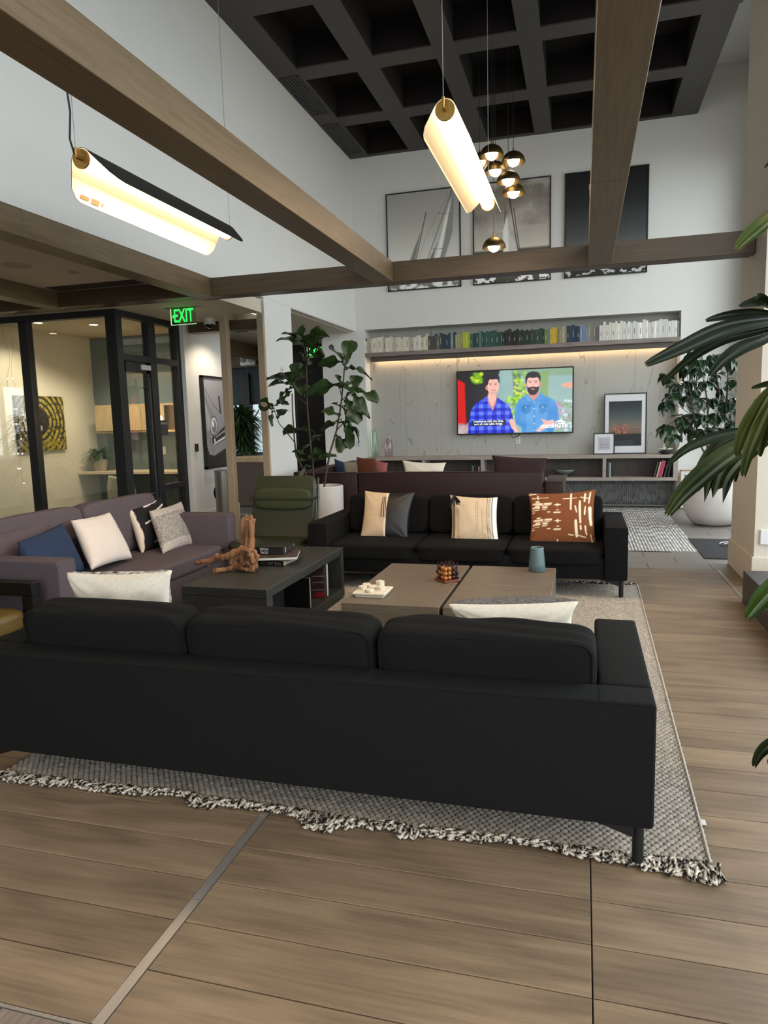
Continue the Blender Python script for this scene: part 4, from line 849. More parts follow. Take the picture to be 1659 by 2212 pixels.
# man in the denim shirt
sh = [(.62,.40),(.56,.45),(.52,.54),(.505,.72),(.52,.86),(.565,.90),(.57,1),(.84,1),(.85,.84),(.89,.80),(.875,.62),(.85,.50),(.80,.45),(.73,.40)]
g.poly(sh,'#4d83bd'); gg = Img(g.w,g.h,'#000000'); gg.poly(sh,'#ffffff'); msk = gg.a[...,0]; g.put(msk*np.clip(n2*2-.6,0,1),'#79a7d6',.6); g.put(msk*(abs(g.X-.70)<.09)*(g.Y>.6),'#7fb0dc',.4)
for x0,x1 in ((.57,.64),(.715,.785)): g.poly([(x0,.555),(x1,.55),(x1,.67),((x0+x1)/2,.71),(x0,.68)],'#3e72ab',.6); g.line((x0,.60),(x1,.595),.008,'#2f5a8e'); g.ell((x0+x1)/2,.60,.005,.008,'#dfe8f0')
g.line((.675,.48),(.68,1),.006,'#3a6aa0'); g.line((.60,.45),(.52,.52),.006,'#3a6aa0',.5)
for y in (.52,.62,.74,.86,.96): g.ell(.677,y,.004,.007,'#e8eef4')
g.poly([(.625,.36),(.715,.36),(.715,.42),(.67,.50),(.63,.42)],sk2); g.poly([(.62,.40),(.665,.50),(.62,.50),(.60,.43)],'#6d9fd0'); g.poly([(.73,.36),(.68,.50),(.72,.50),(.755,.42)],'#5f92c8')
g.ell(.665,.24,.056,.14,sk); g.ell(.607,.26,.009,.035,sk2); g.ell(.726,.24,.010,.038,sk2)
g.poly([(.603,.24),(.598,.12),(.625,.06),(.67,.035),(.71,.06),(.732,.12),(.728,.22),(.715,.16),(.70,.12),(.64,.125),(.618,.15),(.61,.24)],hr); g.ell(.667,.09,.056,.05,hr)
for x in (.64,.69): g.line((x-.014,.19),(x+.014,.19),.011,hr,.9); g.ell(x,.213,.009,.008,'#3a2530',.8)
g.line((.665,.20),(.665,.265),.008,sk2,.8); g.poly([(.612,.27),(.63,.285),(.665,.275),(.70,.285),(.72,.265),(.712,.35),(.69,.40),(.665,.41),(.64,.40),(.62,.35)],'#1a1219'); g.ell(.665,.315,.016,.012,'#c07c7c')
g.poly([(.455,.80),(.48,.77),(.505,.80),(.51,.86),(.54,.98),(.52,.99),(.48,.92)],sk); g.poly([(.735,.78),(.79,.82),(.84,.80),(.85,.87),(.78,.93),(.72,.99),(.69,.97),(.76,.86)],sk); g.line((.74,.80),(.78,.86),.012,sk2,.6); g.line((.47,.82),(.50,.9),.01,sk2,.6)
g.poly([(.12,.79),(.43,.785),(.43,.825),(.12,.83)],'#0a0a0e'); g.poly([(.12,.835),(.43,.83),(.43,.87),(.12,.875)],'#0a0a0e')
g.poly([(.852,.84),(.90,.80),(.955,.85),(.90,.84)],'#ffffff',.9)
g.a = np.clip(g.a,0,1)
sat = g.a.mean(-1,keepdims=True); g.a = np.clip(sat+(g.a-sat)*1.25,0,1.2)
mgn = .022
canvas('screen', g, (-TWd/2+mgn,-.1015,THt/2-mgn), (TWd-2*mgn,0,0), (0,0,-(THt-2*mgn)), vmat('screen_light', rough=.3, emit=1.15), tvt)
scm = mat('screen_white','#ffffff',emit='#ffffff',estr=1.1)
def tvp(u, v): return (-TWd/2+mgn+u*(TWd-2*mgn), -.1025, THt/2-mgn-v*(THt-2*mgn))
text('a barbecue with the little,', .052, facing(tvp(.275,.806)), scm, tvt, ext=.0003, sx=.97)
text('sort of, side table things.', .052, facing(tvp(.275,.85)), scm, tvt, ext=.0003, sx=.97)
text('HGTV', .098, facing(tvp(.90,.90)), scm, tvt, ext=.0003, bold=.002)
gi = B()
for k in range(9): q_ = tvp(.735+.0125*k, .90); gi.box((q_[0],q_[1]-.0003,q_[2]),(q_[0]+.018,q_[1],q_[2]+.012+.004*(k%2))).box((q_[0]-.02,q_[1]-.0003,q_[2]-.032),(q_[0]-.003,q_[1],q_[2]-.020+.003*(k%3)))
gi.build('small_caption', scm, tvt)
B().tube([(-.05,-.03,-THt/2),(-.03,-.02,-THt/2-.07),(.05,-.02,-THt/2-.05),(.1,-.03,-THt/2)],.005).build('cable', blackp, tvt)
# plates on walls
plw = mat('plastic_white'); plg = mat('socket_grey','#a9a9a6',rough=.5)
def plate(name, label, c, w_, h_, rz=0, dual=False):
    t = thing(name, label, 'wall plate' if 'plate' in name or 'outlet' in name or 'switch' in name else 'wall device', c, rz)
    B().box((-w_/2,-.008,-h_/2),(w_/2,0,h_/2),bev=.002).build('cover', plw, t)
    for z in (-.022,.022): B().box((-.017,-.0095,z-.015),(.017,-.0075,z+.015),bev=.003).build('socket', plg, t)
    return t
def onw(x,y,Y): return AY(x,y,Y)
plate('outlet', 'white wall outlet on the panel directly below the television', onw(1119,951,YN), .08, .12)
plate('light_switch', 'white double switch on the wall right of the book niche, behind the potted tree', onw(1483,945,YF), .115,.12)
t_ = plate('light_switch', 'white switch plate on the white pier behind the fig leaves', AX(609,803,XL), .10,.12, PI/2)
plate('light_switch', 'white double switch on the wall left of the book niche', onw(774,959,YF), .09,.12)
p = onw(738,958,YF); B().box((-.115,-.02,-.085),(.115,0,.085),bev=.004).build('control_panel', mat('black_glass','#050506',rough=.12), None, loc=p, label='black rectangular panel on the white wall left of the book niche', category='wall device')
# low cabinet
cabz, cabt, cby = .455, .875, 12.05
cab = thing('wall_cabinet', 'long low grey oak cabinet with open compartments floating under the television', 'cabinet', ((NX0+NX1)/2, YN, cabz))
hc = hw; ty = cby-YN; Hc = cabt-cabz
shv = wood('grey_oak_pale', ['#8b8178','#9e948b','#aea49b'], rough=.5, axis=0, scale=1.3, rings=.4, rand=.03)
B().box((-hc,ty,Hc-.055),(hc,-.001,Hc),bev=.002).build('top_board', shv, cab); B().box((-hc,ty,0),(hc,-.001,.055),bev=.002).build('bottom_board', shv, cab)
B().box((-hc,-.02,.056),(hc,-.002,Hc-.056)).build('back_panel', wood('grey_oak_back',['#4a423c','#564d47','#635a53'],axis=2,rings=.4), cab)
for px_ in (None,915,1042,1167,1306,None):
    x = -hc if px_ is None and px_ != 1 and not any(c.name.startswith('upright') for c in cab.children) else (hc-.07 if px_ is None else AY(px_,1000,cby).x-(NX0+NX1)/2-.03)
    B().box((x,ty+.002,.056),(x+.07 if px_ is None else x+.055,-.021,Hc-.056),bev=.001).build('upright', shv, cab)
def onc(px_, Y=12.2): v = AY(px_, 985, Y); return Vector((v.x, Y, cabt+.0005))
gl1 = glass('green_glass', tint=(.90,.97,.93), blend=.16); gl2 = glass('pink_glass', tint=(.95,.90,.91), blend=.16)
t = thing('glass_vase', 'tall slim green-tinted glass vase at the left end of the low cabinet', 'vase', onc(809))
B().lathe([(0,0),(.045,.005),(.06,.05),(.068,.2),(.066,.34),(.055,.44),(.042,.50),(.038,.50),(.051,.44),(.062,.34),(.064,.2),(.055,.05),(.04,.015),(0,.012)],n=32).build('body', gl1, t, smooth='all')
t = thing('glass_bottle', 'pink-tinted glass bottle vase with narrow neck beside the tall green vase', 'vase', onc(840))
B().lathe([(0,0),(.07,.004),(.078,.02),(.078,.24),(.06,.29),(.036,.33),(.034,.38),(.037,.40),(.033,.40),(.030,.38),(.032,.33),(.056,.285),(.073,.24),(.073,.02),(0,.012)],n=32).build('body', gl2, t, smooth='all')
def frame(name, label, x0p, x1p, ytop, Y, z0_, mat_w, img, iw, lean=.05):
    a, b_ = AY(x0p, 960, Y), AY(x1p, 960, Y); W_ = b_.x-a.x; Hh = AY((x0p+x1p)/2, ytop, Y).z - z0_; t = thing(name, label, 'picture', ((a.x+b_.x)/2, Y, z0_))
    R_ = Matrix.Rotation(-lean,4,'X'); fw = .016
    b = B()
    for lo,hi in (((-W_/2,-.02,0),(-W_/2+fw,0,Hh)),((W_/2-fw,-.02,0),(W_/2,0,Hh)),((-W_/2,-.02,0),(W_/2,0,fw)),((-W_/2,-.02,Hh-fw),(W_/2,0,Hh))): b.box(lo,hi,M=R_)
    b.build('frame', blackp, t); B().box((-W_/2+fw,-.01,fw),(W_/2-fw,-.002,Hh-fw),M=R_).build('mat_board', mat('mat_board','#dfdfe2',rough=.8), t)
    x0,x1,z0b,z1b = iw; o = canvas('print', img, R_@Vector((-W_/2+x0*W_,-.0115,z1b*Hh)), (W_*(x1-x0),0,0), R_@Vector((0,0,-(z1b-z0b)*Hh)), vmat('print_matte', rough=.5), t); return t
g = Img(70,94,'#20262c'); g.vgrad([(0,'#1d2326'),(.15,'#2b3438'),(.35,'#4a5658'),(.5,'#6e6b60'),(.65,'#8a6a58'),(.72,'#7a4f42'),(.74,'#14171a'),(1,'#20262b')])
for k in range(60): g.ell(rn.gauss(.27,.06) if k%2 else rn.gauss(.48,.04),rn.uniform(.52,.74),.03,.02,rn.choice(['#a35a48','#7d4038','#c97f66']),.6,soft=.6)
g.line((.39,.60),(.39,.74),.015,'#2a2020'); g.poly([(.64,.61),(.98,.60),(.98,.72),(.64,.73)],'#7a6a5c',.4)
for y in (.635,.69): g.line((.66,y),(.95,y-.005),.016,'#4a3b34',.7)
g.poly([(.0,.74),(1,.72),(1,1),(0,1)],'#14181c'); g.poly([(.15,.88),(.75,.86),(.78,1),(.1,1)],'#2e3438',.8)
frame('picture_frame', 'tall black frame with a dusk sky print leaning on the low cabinet', 1304, 1396, 849, 12.38, cabt+.0005, None, g, (.115,.885,.13,.87))
g = Img(44,44,'#b9bcc6')
for y,c_ in ((.22,'#b08f80'),(.36,'#a99'+'0a0'),(.54,'#8a2f3c'),(.68,'#9a6f70'),(.8,'#a0505c')):
    c_ = c_ if len(c_)==7 else '#aa9090'
    for k in range(9): g.line((.14+k*.085,y+.03*math.sin(k*2)),(.19+k*.085,y-.03*math.sin(k*1.3)),.04,c_,.8)
frame('picture_frame', 'small square black frame with white mat in front of the tall leaning frame', 1282, 1328, 935, 12.27, cabt+.0005, None, g, (.22,.78,.20,.80), .03)
p = onc(1437, 12.15); t = thing('candle_holder', 'stacked black stone and white plate candle holder with a pillar candle', 'candle', p)
bs = mat('black_stone','#26282b',rough=.5)
B().lathe([(0,0),(.05,.0),(.10,.028),(.105,.036),(.10,.044),(.045,.058),(0,.058)],n=28).build('lower_stone', bs, t, smooth=True)
B().lathe([(0,.058),(.04,.06),(.10,.078),(.112,.088),(.108,.094),(0,.094)],n=28).build('plate', mat('white_ceramic','#e4e0da',rough=.3), t, smooth=True)
B().cyl((0,0,.0945),(0,0,.185),.042,n=24).cyl((0,0,.185),(0,0,.197),.002,n=6).build('candle', mat('wax','#ddd8cf',rough=.5), t, smooth=True)
# in the compartments
p = AY(1220,1020,12.2); t = thing('footed_bowl', 'grey green footed bowl in the low cabinet', 'bowl', (p.x,12.2,cabz+.0555))
B().lathe([(0,0),(.06,0),(.045,.015),(.03,.04),(.08,.055),(.15,.095),(.165,.125),(.158,.125),(.14,.098),(.07,.065),(0,.06)],n=32).build('bowl', mat('sage_ceramic','#6c706b',rough=.4), t, smooth='all')
def cbook(px_, w_, h_, col, lab, tilt=0, Y=12.16):
    p = AY(px_,1028,Y); t = thing('book', lab, 'book', (p.x,Y,cabz+.0558)); M = Matrix.Rotation(tilt,4,'Y')
    if tilt: M = Matrix.Translation((0,0,w_/2*abs(math.sin(tilt)))) @ M
    B().box((-w_/2,-.09,0),(w_/2,.09,h_),bev=.002,M=M).build('cover', mat('cover_'+col[1:], col, rough=.6), t); B().box((-w_/2+.004,-.085,h_),(w_/2-.004,.088,h_+.0008),M=M).build('pages', mat('paper_edge','#cfc8ba',rough=.9), t)
cbook(1313,.018,.24,'#43525c','dark slate book, left of the pair standing in the right cabinet compartment'); cbook(1317,.018,.235,'#bdbdb8','pale grey book, right of the pair standing in the right cabinet compartment')
cbook(1412,.022,.245,'#4c3a34','slim dark book leaning beside the raspberry red book',.22); cbook(1417.5,.018,.25,'#c2b8aa','thin cream book between the dark and the red leaning books',.22)
cbook(1424,.065,.26,'#a83a52','thick raspberry red book leaning in the right cabinet compartment',.22); cbook(1434,.03,.26,'#23262e','dark navy book leaning right of the red book',.22); cbook(1441,.03,.26,'#17191d','black book at the right end of the low cabinet',.20)
cbook(1023,.035,.20,'#56605f','dark grey green book, left one seen over the brown sofa'); cbook(1029,.02,.18,'#3c3a39','black book seen over the brown sofa beside the grey green one'); cbook(1036,.03,.19,'#9b7463','terracotta book seen over the brown sofa')
# gold frame on the floor by the pot
p = AZ(1462,1096,0); t = thing('picture_frame', 'thin brass frame leaning on the wall between the niche and the white pot', 'picture', (1.60,12.13,0))
b = B()
for lo,hi in (((-.10,-.02,0),(-.085,0,.62)),((.30,-.02,0),(.315,0,.62)),((-.1,-.02,.605),(.315,0,.62)),((-.1,-.02,0),(.315,0,.015))): b.box(lo,hi)
b.build('frame', mat('brass_frame','#b08a5a',rough=.35,metal=.8), t); B().box((-.085,-.012,.015),(.30,-.004,.605)).build('panel', mat('mat_board'), t)

# ---- three sailing pictures high on the wall
def sail(n_):
    g = Img(128,163,'#a3a19b')
    if n_ == 1:
        g.vgrad([(0,'#8d8b85'),(.3,'#9a9891'),(.8,'#bdbbb4'),(.93,'#bab8b2'),(1,'#8a8883')]); g.a *= (.92+.16*g.noise(3,3,3))[...,None]
        g.poly([(.90,.0),(.93,.12),(.90,.45),(.80,.68),(.68,.93),(.60,.93),(.70,.66),(.80,.40)],'#7e7e7c'); g.poly([(.90,.05),(.72,.50),(.58,.70),(.40,.93),(.58,.93),(.66,.62),(.80,.32)],'#6c6d6b'); g.poly([(.90,.08),(.79,.32),(.70,.60),(.60,.93),(.64,.93),(.76,.6)],'#c8c7c1')
        g.poly([(.47,.40),(.36,.60),(.20,.93),(.31,.93)],'#70706d'); g.line((.545,.22),(.32,.93),.009,'#2a2826'); g.line((.91,.0),(.44,.93),.007,'#4b4945'); g.line((.90,.0),(.55,.45),.003,'#5d5b57')
        for k in range(9): g.line((.46-k*.02,.50+k*.045),(.52-k*.015,.47+k*.045),.002,'#55534f',.5)
        g.line((.55,.45),(.30,.95),.002,'#6c6a65'); g.line((.70,.24),(.88,.26),.004,'#44423f'); g.line((.62,.60),(.77,.605),.004,'#44423f')
        g.put((g.Y>.94)*(g.noise(14,20,5)>.52),'#d8d6d0',.8); g.put((g.Y>.94)*(g.noise(14,20,5)<.45),'#55544f',.8)
    if n_ == 2:
        g.vgrad([(0,'#6a655f'),(.35,'#8b867e'),(.66,'#aaa59c'),(.68,'#4d4a45'),(.8,'#5a5751'),(1,'#3a3834')]); c = g.noise(4,6,8); g.put((g.Y<.5)*np.clip((c-.5)*5,0,1),'#b5afa5',.7); g.put((g.Y<.45)*np.clip((.45-c)*5,0,1),'#57524c',.6)
        g.poly([(.41,.18),(.44,.30),(.43,.72),(.40,.66)],'#6f6b65'); g.poly([(.44,.33),(.47,.50),(.62,.745),(.44,.80),(.39,.70),(.385,.50)],'#c9c7c2'); g.poly([(.45,.40),(.50,.55),(.60,.72),(.47,.74)],'#aeaca7'); g.poly([(.53,.28),(.58,.50),(.60,.74),(.56,.66)],'#9b9892')
        g.line((.46,.10),(.60,.76),.010,'#1d1b19'); g.line((.53,.27),(.62,.76),.008,'#23211f'); g.poly([(.44,.78),(.62,.75),(.86,.745),(.84,.80),(.50,.82)],'#1c1b1a')
        for k in range(26): g.ell(.55+k*.012,.745+.012*math.sin(k*2.2),.009,.012,'#e6e4df' if k%2 else '#191817',.9,soft=.5)
        w_ = g.noise(16,26,9); g.put((g.Y>.70)*(w_>.56),'#a09d97',.7); g.put((g.Y>.9)*(w_>.5),'#dddbd6',.9); g.put((g.Y>.76)*(g.Y<.84)*(g.X<.6)*(w_>.5),'#e0ded9',.8)
    if n_ == 3:
        g.vgrad([(0,'#242322'),(.3,'#2f3030'),(.6,'#4a4c4c'),(.84,'#6b6d6c'),(.9,'#75767'+'4'),(.93,'#1e1e1e'),(1,'#161616')]); c = g.noise(6,14,12)
        g.put((g.Y>.70)*(g.Y<.92)*np.clip((c-.66+(g.Y-.70)*1.4)*7,0,1),'#b3b3af',.85); g.poly([(.29,.12),(.33,.13),(.335,.30),(.33,.40),(.30,.22)],'#d5d4d0'); g.poly([(.33,.10),(.47,.85),(.30,.86)],'#c2c1bd'); g.line((.335,.05),(.34,.90),.008,'#111111')
        g.put((g.Y>.93)*(g.noise(20,40,3)>.55),'#c9c8c4',.85)
    g.a = np.clip((g.a-.02)*(1.75 if n_ < 3 else 1.15),0,1); return g
for n_, x0p, x1p, lab in ((1,833,994,'black framed photo of tilted sails under a pale sky, left of three'),(2,1021,1190.5,'black framed photo of a white sailing boat with crew on choppy sea, middle of three'),(3,1220,1401.5,'black framed photo of a dark sky with low clouds, right of three')):
    a = AY(x0p, 420, YF-.03).x; b_ = AY(x1p, 420, YF-.03).x; z1_, z0_ = 5.332, 3.728; W_ = b_-a; t = thing('framed_photo', lab, 'picture', ((a+b_)/2, YF, (z0_+z1_)/2), group='sailing photographs')
    H_ = z1_-z0_; b = B()
    for lo,hi in (((-W_/2,-.04,-H_/2),(-W_/2+.018,-.001,H_/2)),((W_/2-.018,-.04,-H_/2),(W_/2,-.001,H_/2)),((-W_/2,-.04,-H_/2),(W_/2,-.001,-H_/2+.018)),((-W_/2,-.04,H_/2-.018),(W_/2,-.001,H_/2))): b.box(lo,hi)
    b.build('frame', blackp, t); canvas('print', sail(n_), (-W_/2+.018,-.028,H_/2-.018), (W_-.036,0,0), (0,0,-(H_-.036)), vmat('print_satin', rough=.4), t)

# ================================================================ hanging lamps
brass = mat('brushed_brass','#a98446',rough=.35,metal=.9); opal = mat('opal_tube','#ffffff',emit='#ffe3b8',estr=4); cream_in = mat('cream_enamel','#efe2c6',rough=.45); dk_out = mat('black_brown_enamel','#15110f',rough=.45)
def linear(label, x, y0, y1, z, wl, wr_, al, ar, rz=0, cordblack=False):
    L_ = y1-y0; t = thing('linear_pendant', label, 'pendant lamp', (x, y0, z), rz, 'linear pendants over the seating')
    R0 = .062; n_ = 40; V_, F = [], []
    prof = []                                                        # wing - arc over the tube - wing
    def wing(side, ln, ang): return [(side*(R0*math.cos(ang)+q*ln*math.sin(ang)), R0*math.sin(ang)-q*ln*math.cos(ang)) for q in np.linspace(1,0,9)]
    def section(f):
        Lw = wing(-1, wl*f, al); Rw = wing(1, wr_*f, ar)[::-1]
        arc = [(R0*math.cos(a), R0*math.sin(a)) for a in np.linspace(PI-al, ar, 9)][1:-1]; return Lw+arc+Rw
    ss = []
    for s in np.linspace(0,1,n_):
        d = min(s,1-s)*L_; k = min(1, d/.16); f = .12+.88*math.sqrt(max(0,1-(1-k)**2)); ss.append((s*L_, section(f)))
    m_ = len(ss[0][1]); th = .004
    for off in (0, 1):
        for y, sec in ss:
            for i,(px_,pz) in enumerate(sec):
                a = sec[max(i-1,0)]; c = sec[min(i+1,m_-1)]; dx,dz = c[0]-a[0], c[1]-a[1]; l = math.hypot(dx,dz) or 1
                V_.append((px_-dz/l*th*off, y, pz+dx/l*th*off))
    A_ = np.arange(n_*m_).reshape(n_,m_); f1 = np.stack([A_[:-1,:-1],A_[:-1,1:],A_[1:,1:],A_[1:,:-1]],-1).reshape(-1,4); off = n_*m_
    rim = [(A_[i,j],A_[k,l],A_[k,l]+off,A_[i,j]+off) for (i,j,k,l) in [(q,0,q+1,0) for q in range(n_-1)]+[(q,m_-1,q+1,m_-1) for q in range(n_-1)]+[(0,q,0,q+1) for q in range(m_-1)]+[(n_-1,q,n_-1,q+1) for q in range(m_-1)]]
    F = np.concatenate([f1, f1[:,::-1]+off, np.array(rim)]); me = rawmesh('shade', np.array(V_), F); me.materials.append(cream_in); me.materials.append(dk_out)
    me.polygons.foreach_set('material_index', np.array([0]*len(f1)+[1]*len(f1)+[1]*len(rim), np.int32)); link('shade', me, None, t, smooth=True)
    B().cyl((0,.012,0),(0,L_-.012,0),.052,n=24).build('light_tube', opal, t, smooth=True)
    for y,d in ((0,-1),(L_,1)):
        cap = B().cyl((0,y,0),(0,y-d*.012,0),.058,n=28).build('end_cap', brass, t, smooth=True)
        B().cyl((0,y,0),(0,y+d*.05,0),.012,n=12).cyl((0,y+d*.045,-.006),(0,y+d*.045,.05),.009,n=12).build('bracket', brass, cap, smooth=True)
        B().tube([(0,y+d*.045,.045),(0,y+d*.045,ZC-z)],.0022,n=5).build('wire', mat('steel_wire','#9c9a96',rough=.4,metal=.7), t)
    if cordblack:
        W3 = lambda y,q: Vector((-(R0*math.cos(al)+q*wl*math.sin(al))+.004, y, R0*math.sin(al)-q*wl*math.cos(al)))
        lb = B()
        for ya,yb_,qa_,qb_ in ((.13,.21,.80,.90),(.235,.31,.78,.92),(.335,.352,.80,.88)): lb.quad(W3(ya,qa_),W3(yb_,qa_),W3(yb_,qb_),W3(ya,qb_))
        lb.build('sticker', mat('sticker_brown','#8b6a4c',rough=.6), t)
    if cordblack: B().tube([(-.006,-.05,.01),(-.03,-.05,.10),(-.012,-.05,.25),(-.03,-.05,.45),(-.03,-.05,.9),(-.03,-.05,ZC-z)],.006,n=6).build('cord', blackp, t, smooth=True)
    return t
tA = AX(175,343,-2.95); tA2 = AX(493,531,-2.95); linear('long black and brass linear pendant with cream inside, hanging near the left wall', -2.95, tA.y, tA2.y, tA.z, .235, .22, .35, .75, cordblack=True)
tB = AX(961,237,-.78); tB2 = AX(1054,462,-.78); linear('brightly lit linear pendant hanging between the two long ceiling beams', -.78, tB.y, tB2.y, tB.z, .17, .15, .70, .45)
lamp('linear_pendant_glow','AREA',(-2.9,(tA.y+tA2.y)/2,tA.z-.08),26,WARM,.09,(0,0,0),sy=1.7); lamp('linear_pendant_glow','AREA',(-.78,(tB.y+tB2.y)/2,tB.z-.08),44,WARM,.09,(0,0,0),sy=1.7)
dome_m = mat('bronze_brass','#63502c',rough=.40,metal=.85); glob = mat('opal_globe','#ffffff',emit='#fff0cf',estr=9)
first = None
for k,(px_,py_,Y,lab) in enumerate([(1062,328,9.3,'uppermost dome pendant of the cluster'),(1109,342,9.5,'dome pendant at the upper right of the cluster'),(1070,364,9.6,'dome pendant in the middle left of the cluster'),(1098,384,9.35,'dome pendant in the middle right of the cluster, in front of the others'),(1109,411,9.6,'lowest dome pendant of the tight cluster, over the middle sailing photo'),(1036,345,9.8,'dome pendant half hidden behind the bright linear pendant'),(1067,527,9.4,'single dome pendant hanging far below the rest of the cluster')]):
    c_ = AY(px_,py_,Y); t = thing('dome_pendant', lab, 'pendant lamp', c_, group='brass dome pendants')
    if first is None:
        R_ = .147; pr = [(R_*math.cos(a), R_*.92*math.sin(a)-.05) for a in np.linspace(0,PI/2-.08,14)]; pr2 = [(r*.96, z-.002) for r,z in pr][::-1]
        parts = [B().lathe(pr+pr2, n=36).build('shade', dome_m, t, smooth=True), B().lathe([(.0,-.10),(.03,-.095),(.055,-.078),(.072,-.05),(.08,-.015),(.08,.012),(0,.012)],n=28).build('globe', glob, t, smooth='all'), B().cyl((0,0,.013),(0,0,.05),.06,n=24).build('socket', brass, t, smooth=True), B().cyl((0,0,.08),(0,0,.12),.012,n=12).build('stem', brass, t, smooth=True)]; first = t
    else:
        for q in parts: rep(q, t)
    B().cyl((0,0,.12),(0,0,ZC+.42-c_.z),.0035,n=6).build('cord', blackp, t)
t3 = linear('added linear pendant behind the camera, outside the picture', -.9, -1.2, .7, 3.12, .17, .15, .70, .45); lamp('linear_pendant_glow','AREA',(-.9,-.25,3.03),38,WARM,.09,(0,0,0),sy=1.7)  # unseen pendant, added for warm light on the near floor
lamp('dome_pendant_glow','POINT',AY(1085,405,9.45)-Vector((0,0,.25)),14,WARM,.12)
lamp('shelf_glow','AREA',((NX0+NX1)/2,YN-.06,2.60),9,(1,.70,.42),5.0,(0,0,0),sy=.03)
# ================================================================ black glass partition and office
gp = glass('partition_glass', tint=(.88,.90,.86), blend=.22)
ZH = ZB0
f1 = B()
def fb(x0,x1,z0,z1,y=YG,d=.05): f1.box((x0,y-d,z0),(x1,y+d,z1))
fb(-9.0,XS,ZH-.075,ZH-.002); fb(-9.0,XS,0,.06); fb(-6.68,-6.56,.06,ZH-.07); fb(-7.95,-7.83,.06,ZH-.07); fb(XS-.09,XS+.05,0,ZH-.002,YG,.06); fb(-9.0,-8.9,0,ZH)
win4 = f1.build('window_4', blackp, **S)
for x0,x1 in ((-8.9,-7.95),(-7.83,-6.68),(-6.56,XS-.09)): B().box((x0,YG-.006,.06),(x1,YG+.006,ZH-.075)).build('pane', gp, win4)
yD = [YG+.06, 8.00, 8.14, 8.62, 8.72]       # door bay, mullion, side light, end jamb
f2 = B()
def fx(y0,y1,z0,z1,d=.05): f2.box((XS-d,y0,z0),(XS+d,y1,z1))
fx(YG+.06,8.72,ZH-.075,ZH-.002); fx(8.00,8.14,0,ZH-.075); fx(8.62,8.72,0,ZH-.075); fx(yD[0],8.00,2.33,2.41); fx(8.14,8.62,2.33,2.41); fx(8.14,8.62,.70,.77); fx(8.14,8.62,0,.07)
win5 = f2.build('window_5', blackp, **S)
for y0,y1,z0,z1 in ((yD[0],8.0,2.41,ZH-.075),(8.14,8.62,2.41,ZH-.075),(8.14,8.62,.77,2.33),(8.14,8.62,.07,.70)): B().box((XS-.006,y0,z0),(XS+.006,y1,z1)).build('pane', gp, win5)
d = B(); 
for lo,hi in (((XS-.03,yD[0],.0),(XS+.03,yD[0]+.05,2.325)),((XS-.03,7.93,0),(XS+.03,7.995,2.325)),((XS-.03,yD[0],2.20),(XS+.03,7.995,2.325)),((XS-.03,yD[0],0),(XS+.03,7.995,.12))): d.box(lo,hi)
door = d.build('door_1', blackp, **S); B().box((XS-.005,yD[0]+.05,.12),(XS+.005,7.93,2.2)).build('pane', gp, door)
h_ = B().tube([(XS+.10,7.87,.60),(XS+.10,7.87,2.14)],.016,n=12)
for z in (.68,2.02): h_.cyl((XS+.005,7.87,z),(XS+.10,7.87,z),.010,n=10)
h_.build('handle', blackp, door, smooth=True)
B().box((XS+.031,7.80,2.235),(XS+.06,7.99,2.30),bev=.003).build('door_closer', mat('silver','#b5b2ac',rough=.4), door)
p = AX(352,924,XS+.012); t = thing('room_sign', 'small dark room sign on the narrow glass panel beside the glass door', 'sign', (XS+.0065, p.y, p.z), PI/2)
B().box((-.10,-.008,-.10),(.11,0,.10),bev=.002).build('plate', mat('sign_grey','#33312f',rough=.5), t)
text('WORK SPOT', .036, facing((.0,-.0085,.055)), lw, t, ext=.0003); text('1', .036, facing((-.085,-.0085,.012)), lw, t, ext=.0003)
# inside the office
t = thing('canvas_art', 'black canvas with olive gold rings and white handwriting, behind the glass on the left', 'picture', (XGL, AX(86,915,XGL).y, AX(86,915,XGL).z), PI/2)
pa, pb = AX(33,915,XGL), AX(137,915,XGL); Wc = pb.y-pa.y; zt, zb_ = AX(86,856,XGL).z, AX(86,974,XGL).z; Hc_ = zt-zb_
t.location.z = (zt+zb_)/2; B().box((-Wc/2,-.035,-Hc_/2),(Wc/2,-.001,Hc_/2)).build('canvas', blackp, t)
g = Img(130,118,'#1d1c1f'); n3 = g.noise(30,30,6); asp = Wc/Hc_; r_ = np.hypot((g.X-.42)*1.15, (g.Y-.46)); 
for k in range(6):
    r0 = .30+.095*k; m_ = (abs(r_-r0)<.024+.01*n3)*np.clip((n3-.33)*6,0,1); g.put(m_*(g.X<.5),'#8a8058',.85); g.put(m_*(g.X>=.5),'#a8983c',.95)
g.put((g.Y>.8)*(g.noise(20,20,7)>.56),'#8f7f2e',.7); canvas('print', g, (-Wc/2,-.036,Hc_/2), (Wc,0,0), (0,0,-Hc_), vmat('print_matte'), t)
wi = mat('white_paint_ink','#d8d6d0',rough=.6)
for k,(s_,x,z) in enumerate((('And So I',-.23,.13),('Choose to',-.19,.04),('Begin Again',-.16,-.055))): text(s_, .125, facing((x,-.0375,z)), wi, t, ext=.0003, sx=.56, bold=.002)
oak_d = wood('light_oak', ['#a08a68','#b39c78','#c4ae8a'], rough=.5, axis=2, rings=.4)
pz = AY(200,1018,9.12); desk = thing('wall_desk', 'pale wooden desk shelf along the back of the glass office', 'desk', (-6.4, YT2, 0))
zd = AY(250,1019,9.10).z; B().box((-1.0,-.52,zd-.04),(1.0,-.001,zd),bev=.003).build('desktop', wood('pale_desk',['#b4a58a','#c6b79c','#d6c8ae'],axis=0,rough=.45), desk); B().box((-.5,-.3,0),(-.46,-.05,zd-.041)).box((.6,-.3,0),(.64,-.05,zd-.041)).build('bracket', blackp, desk)
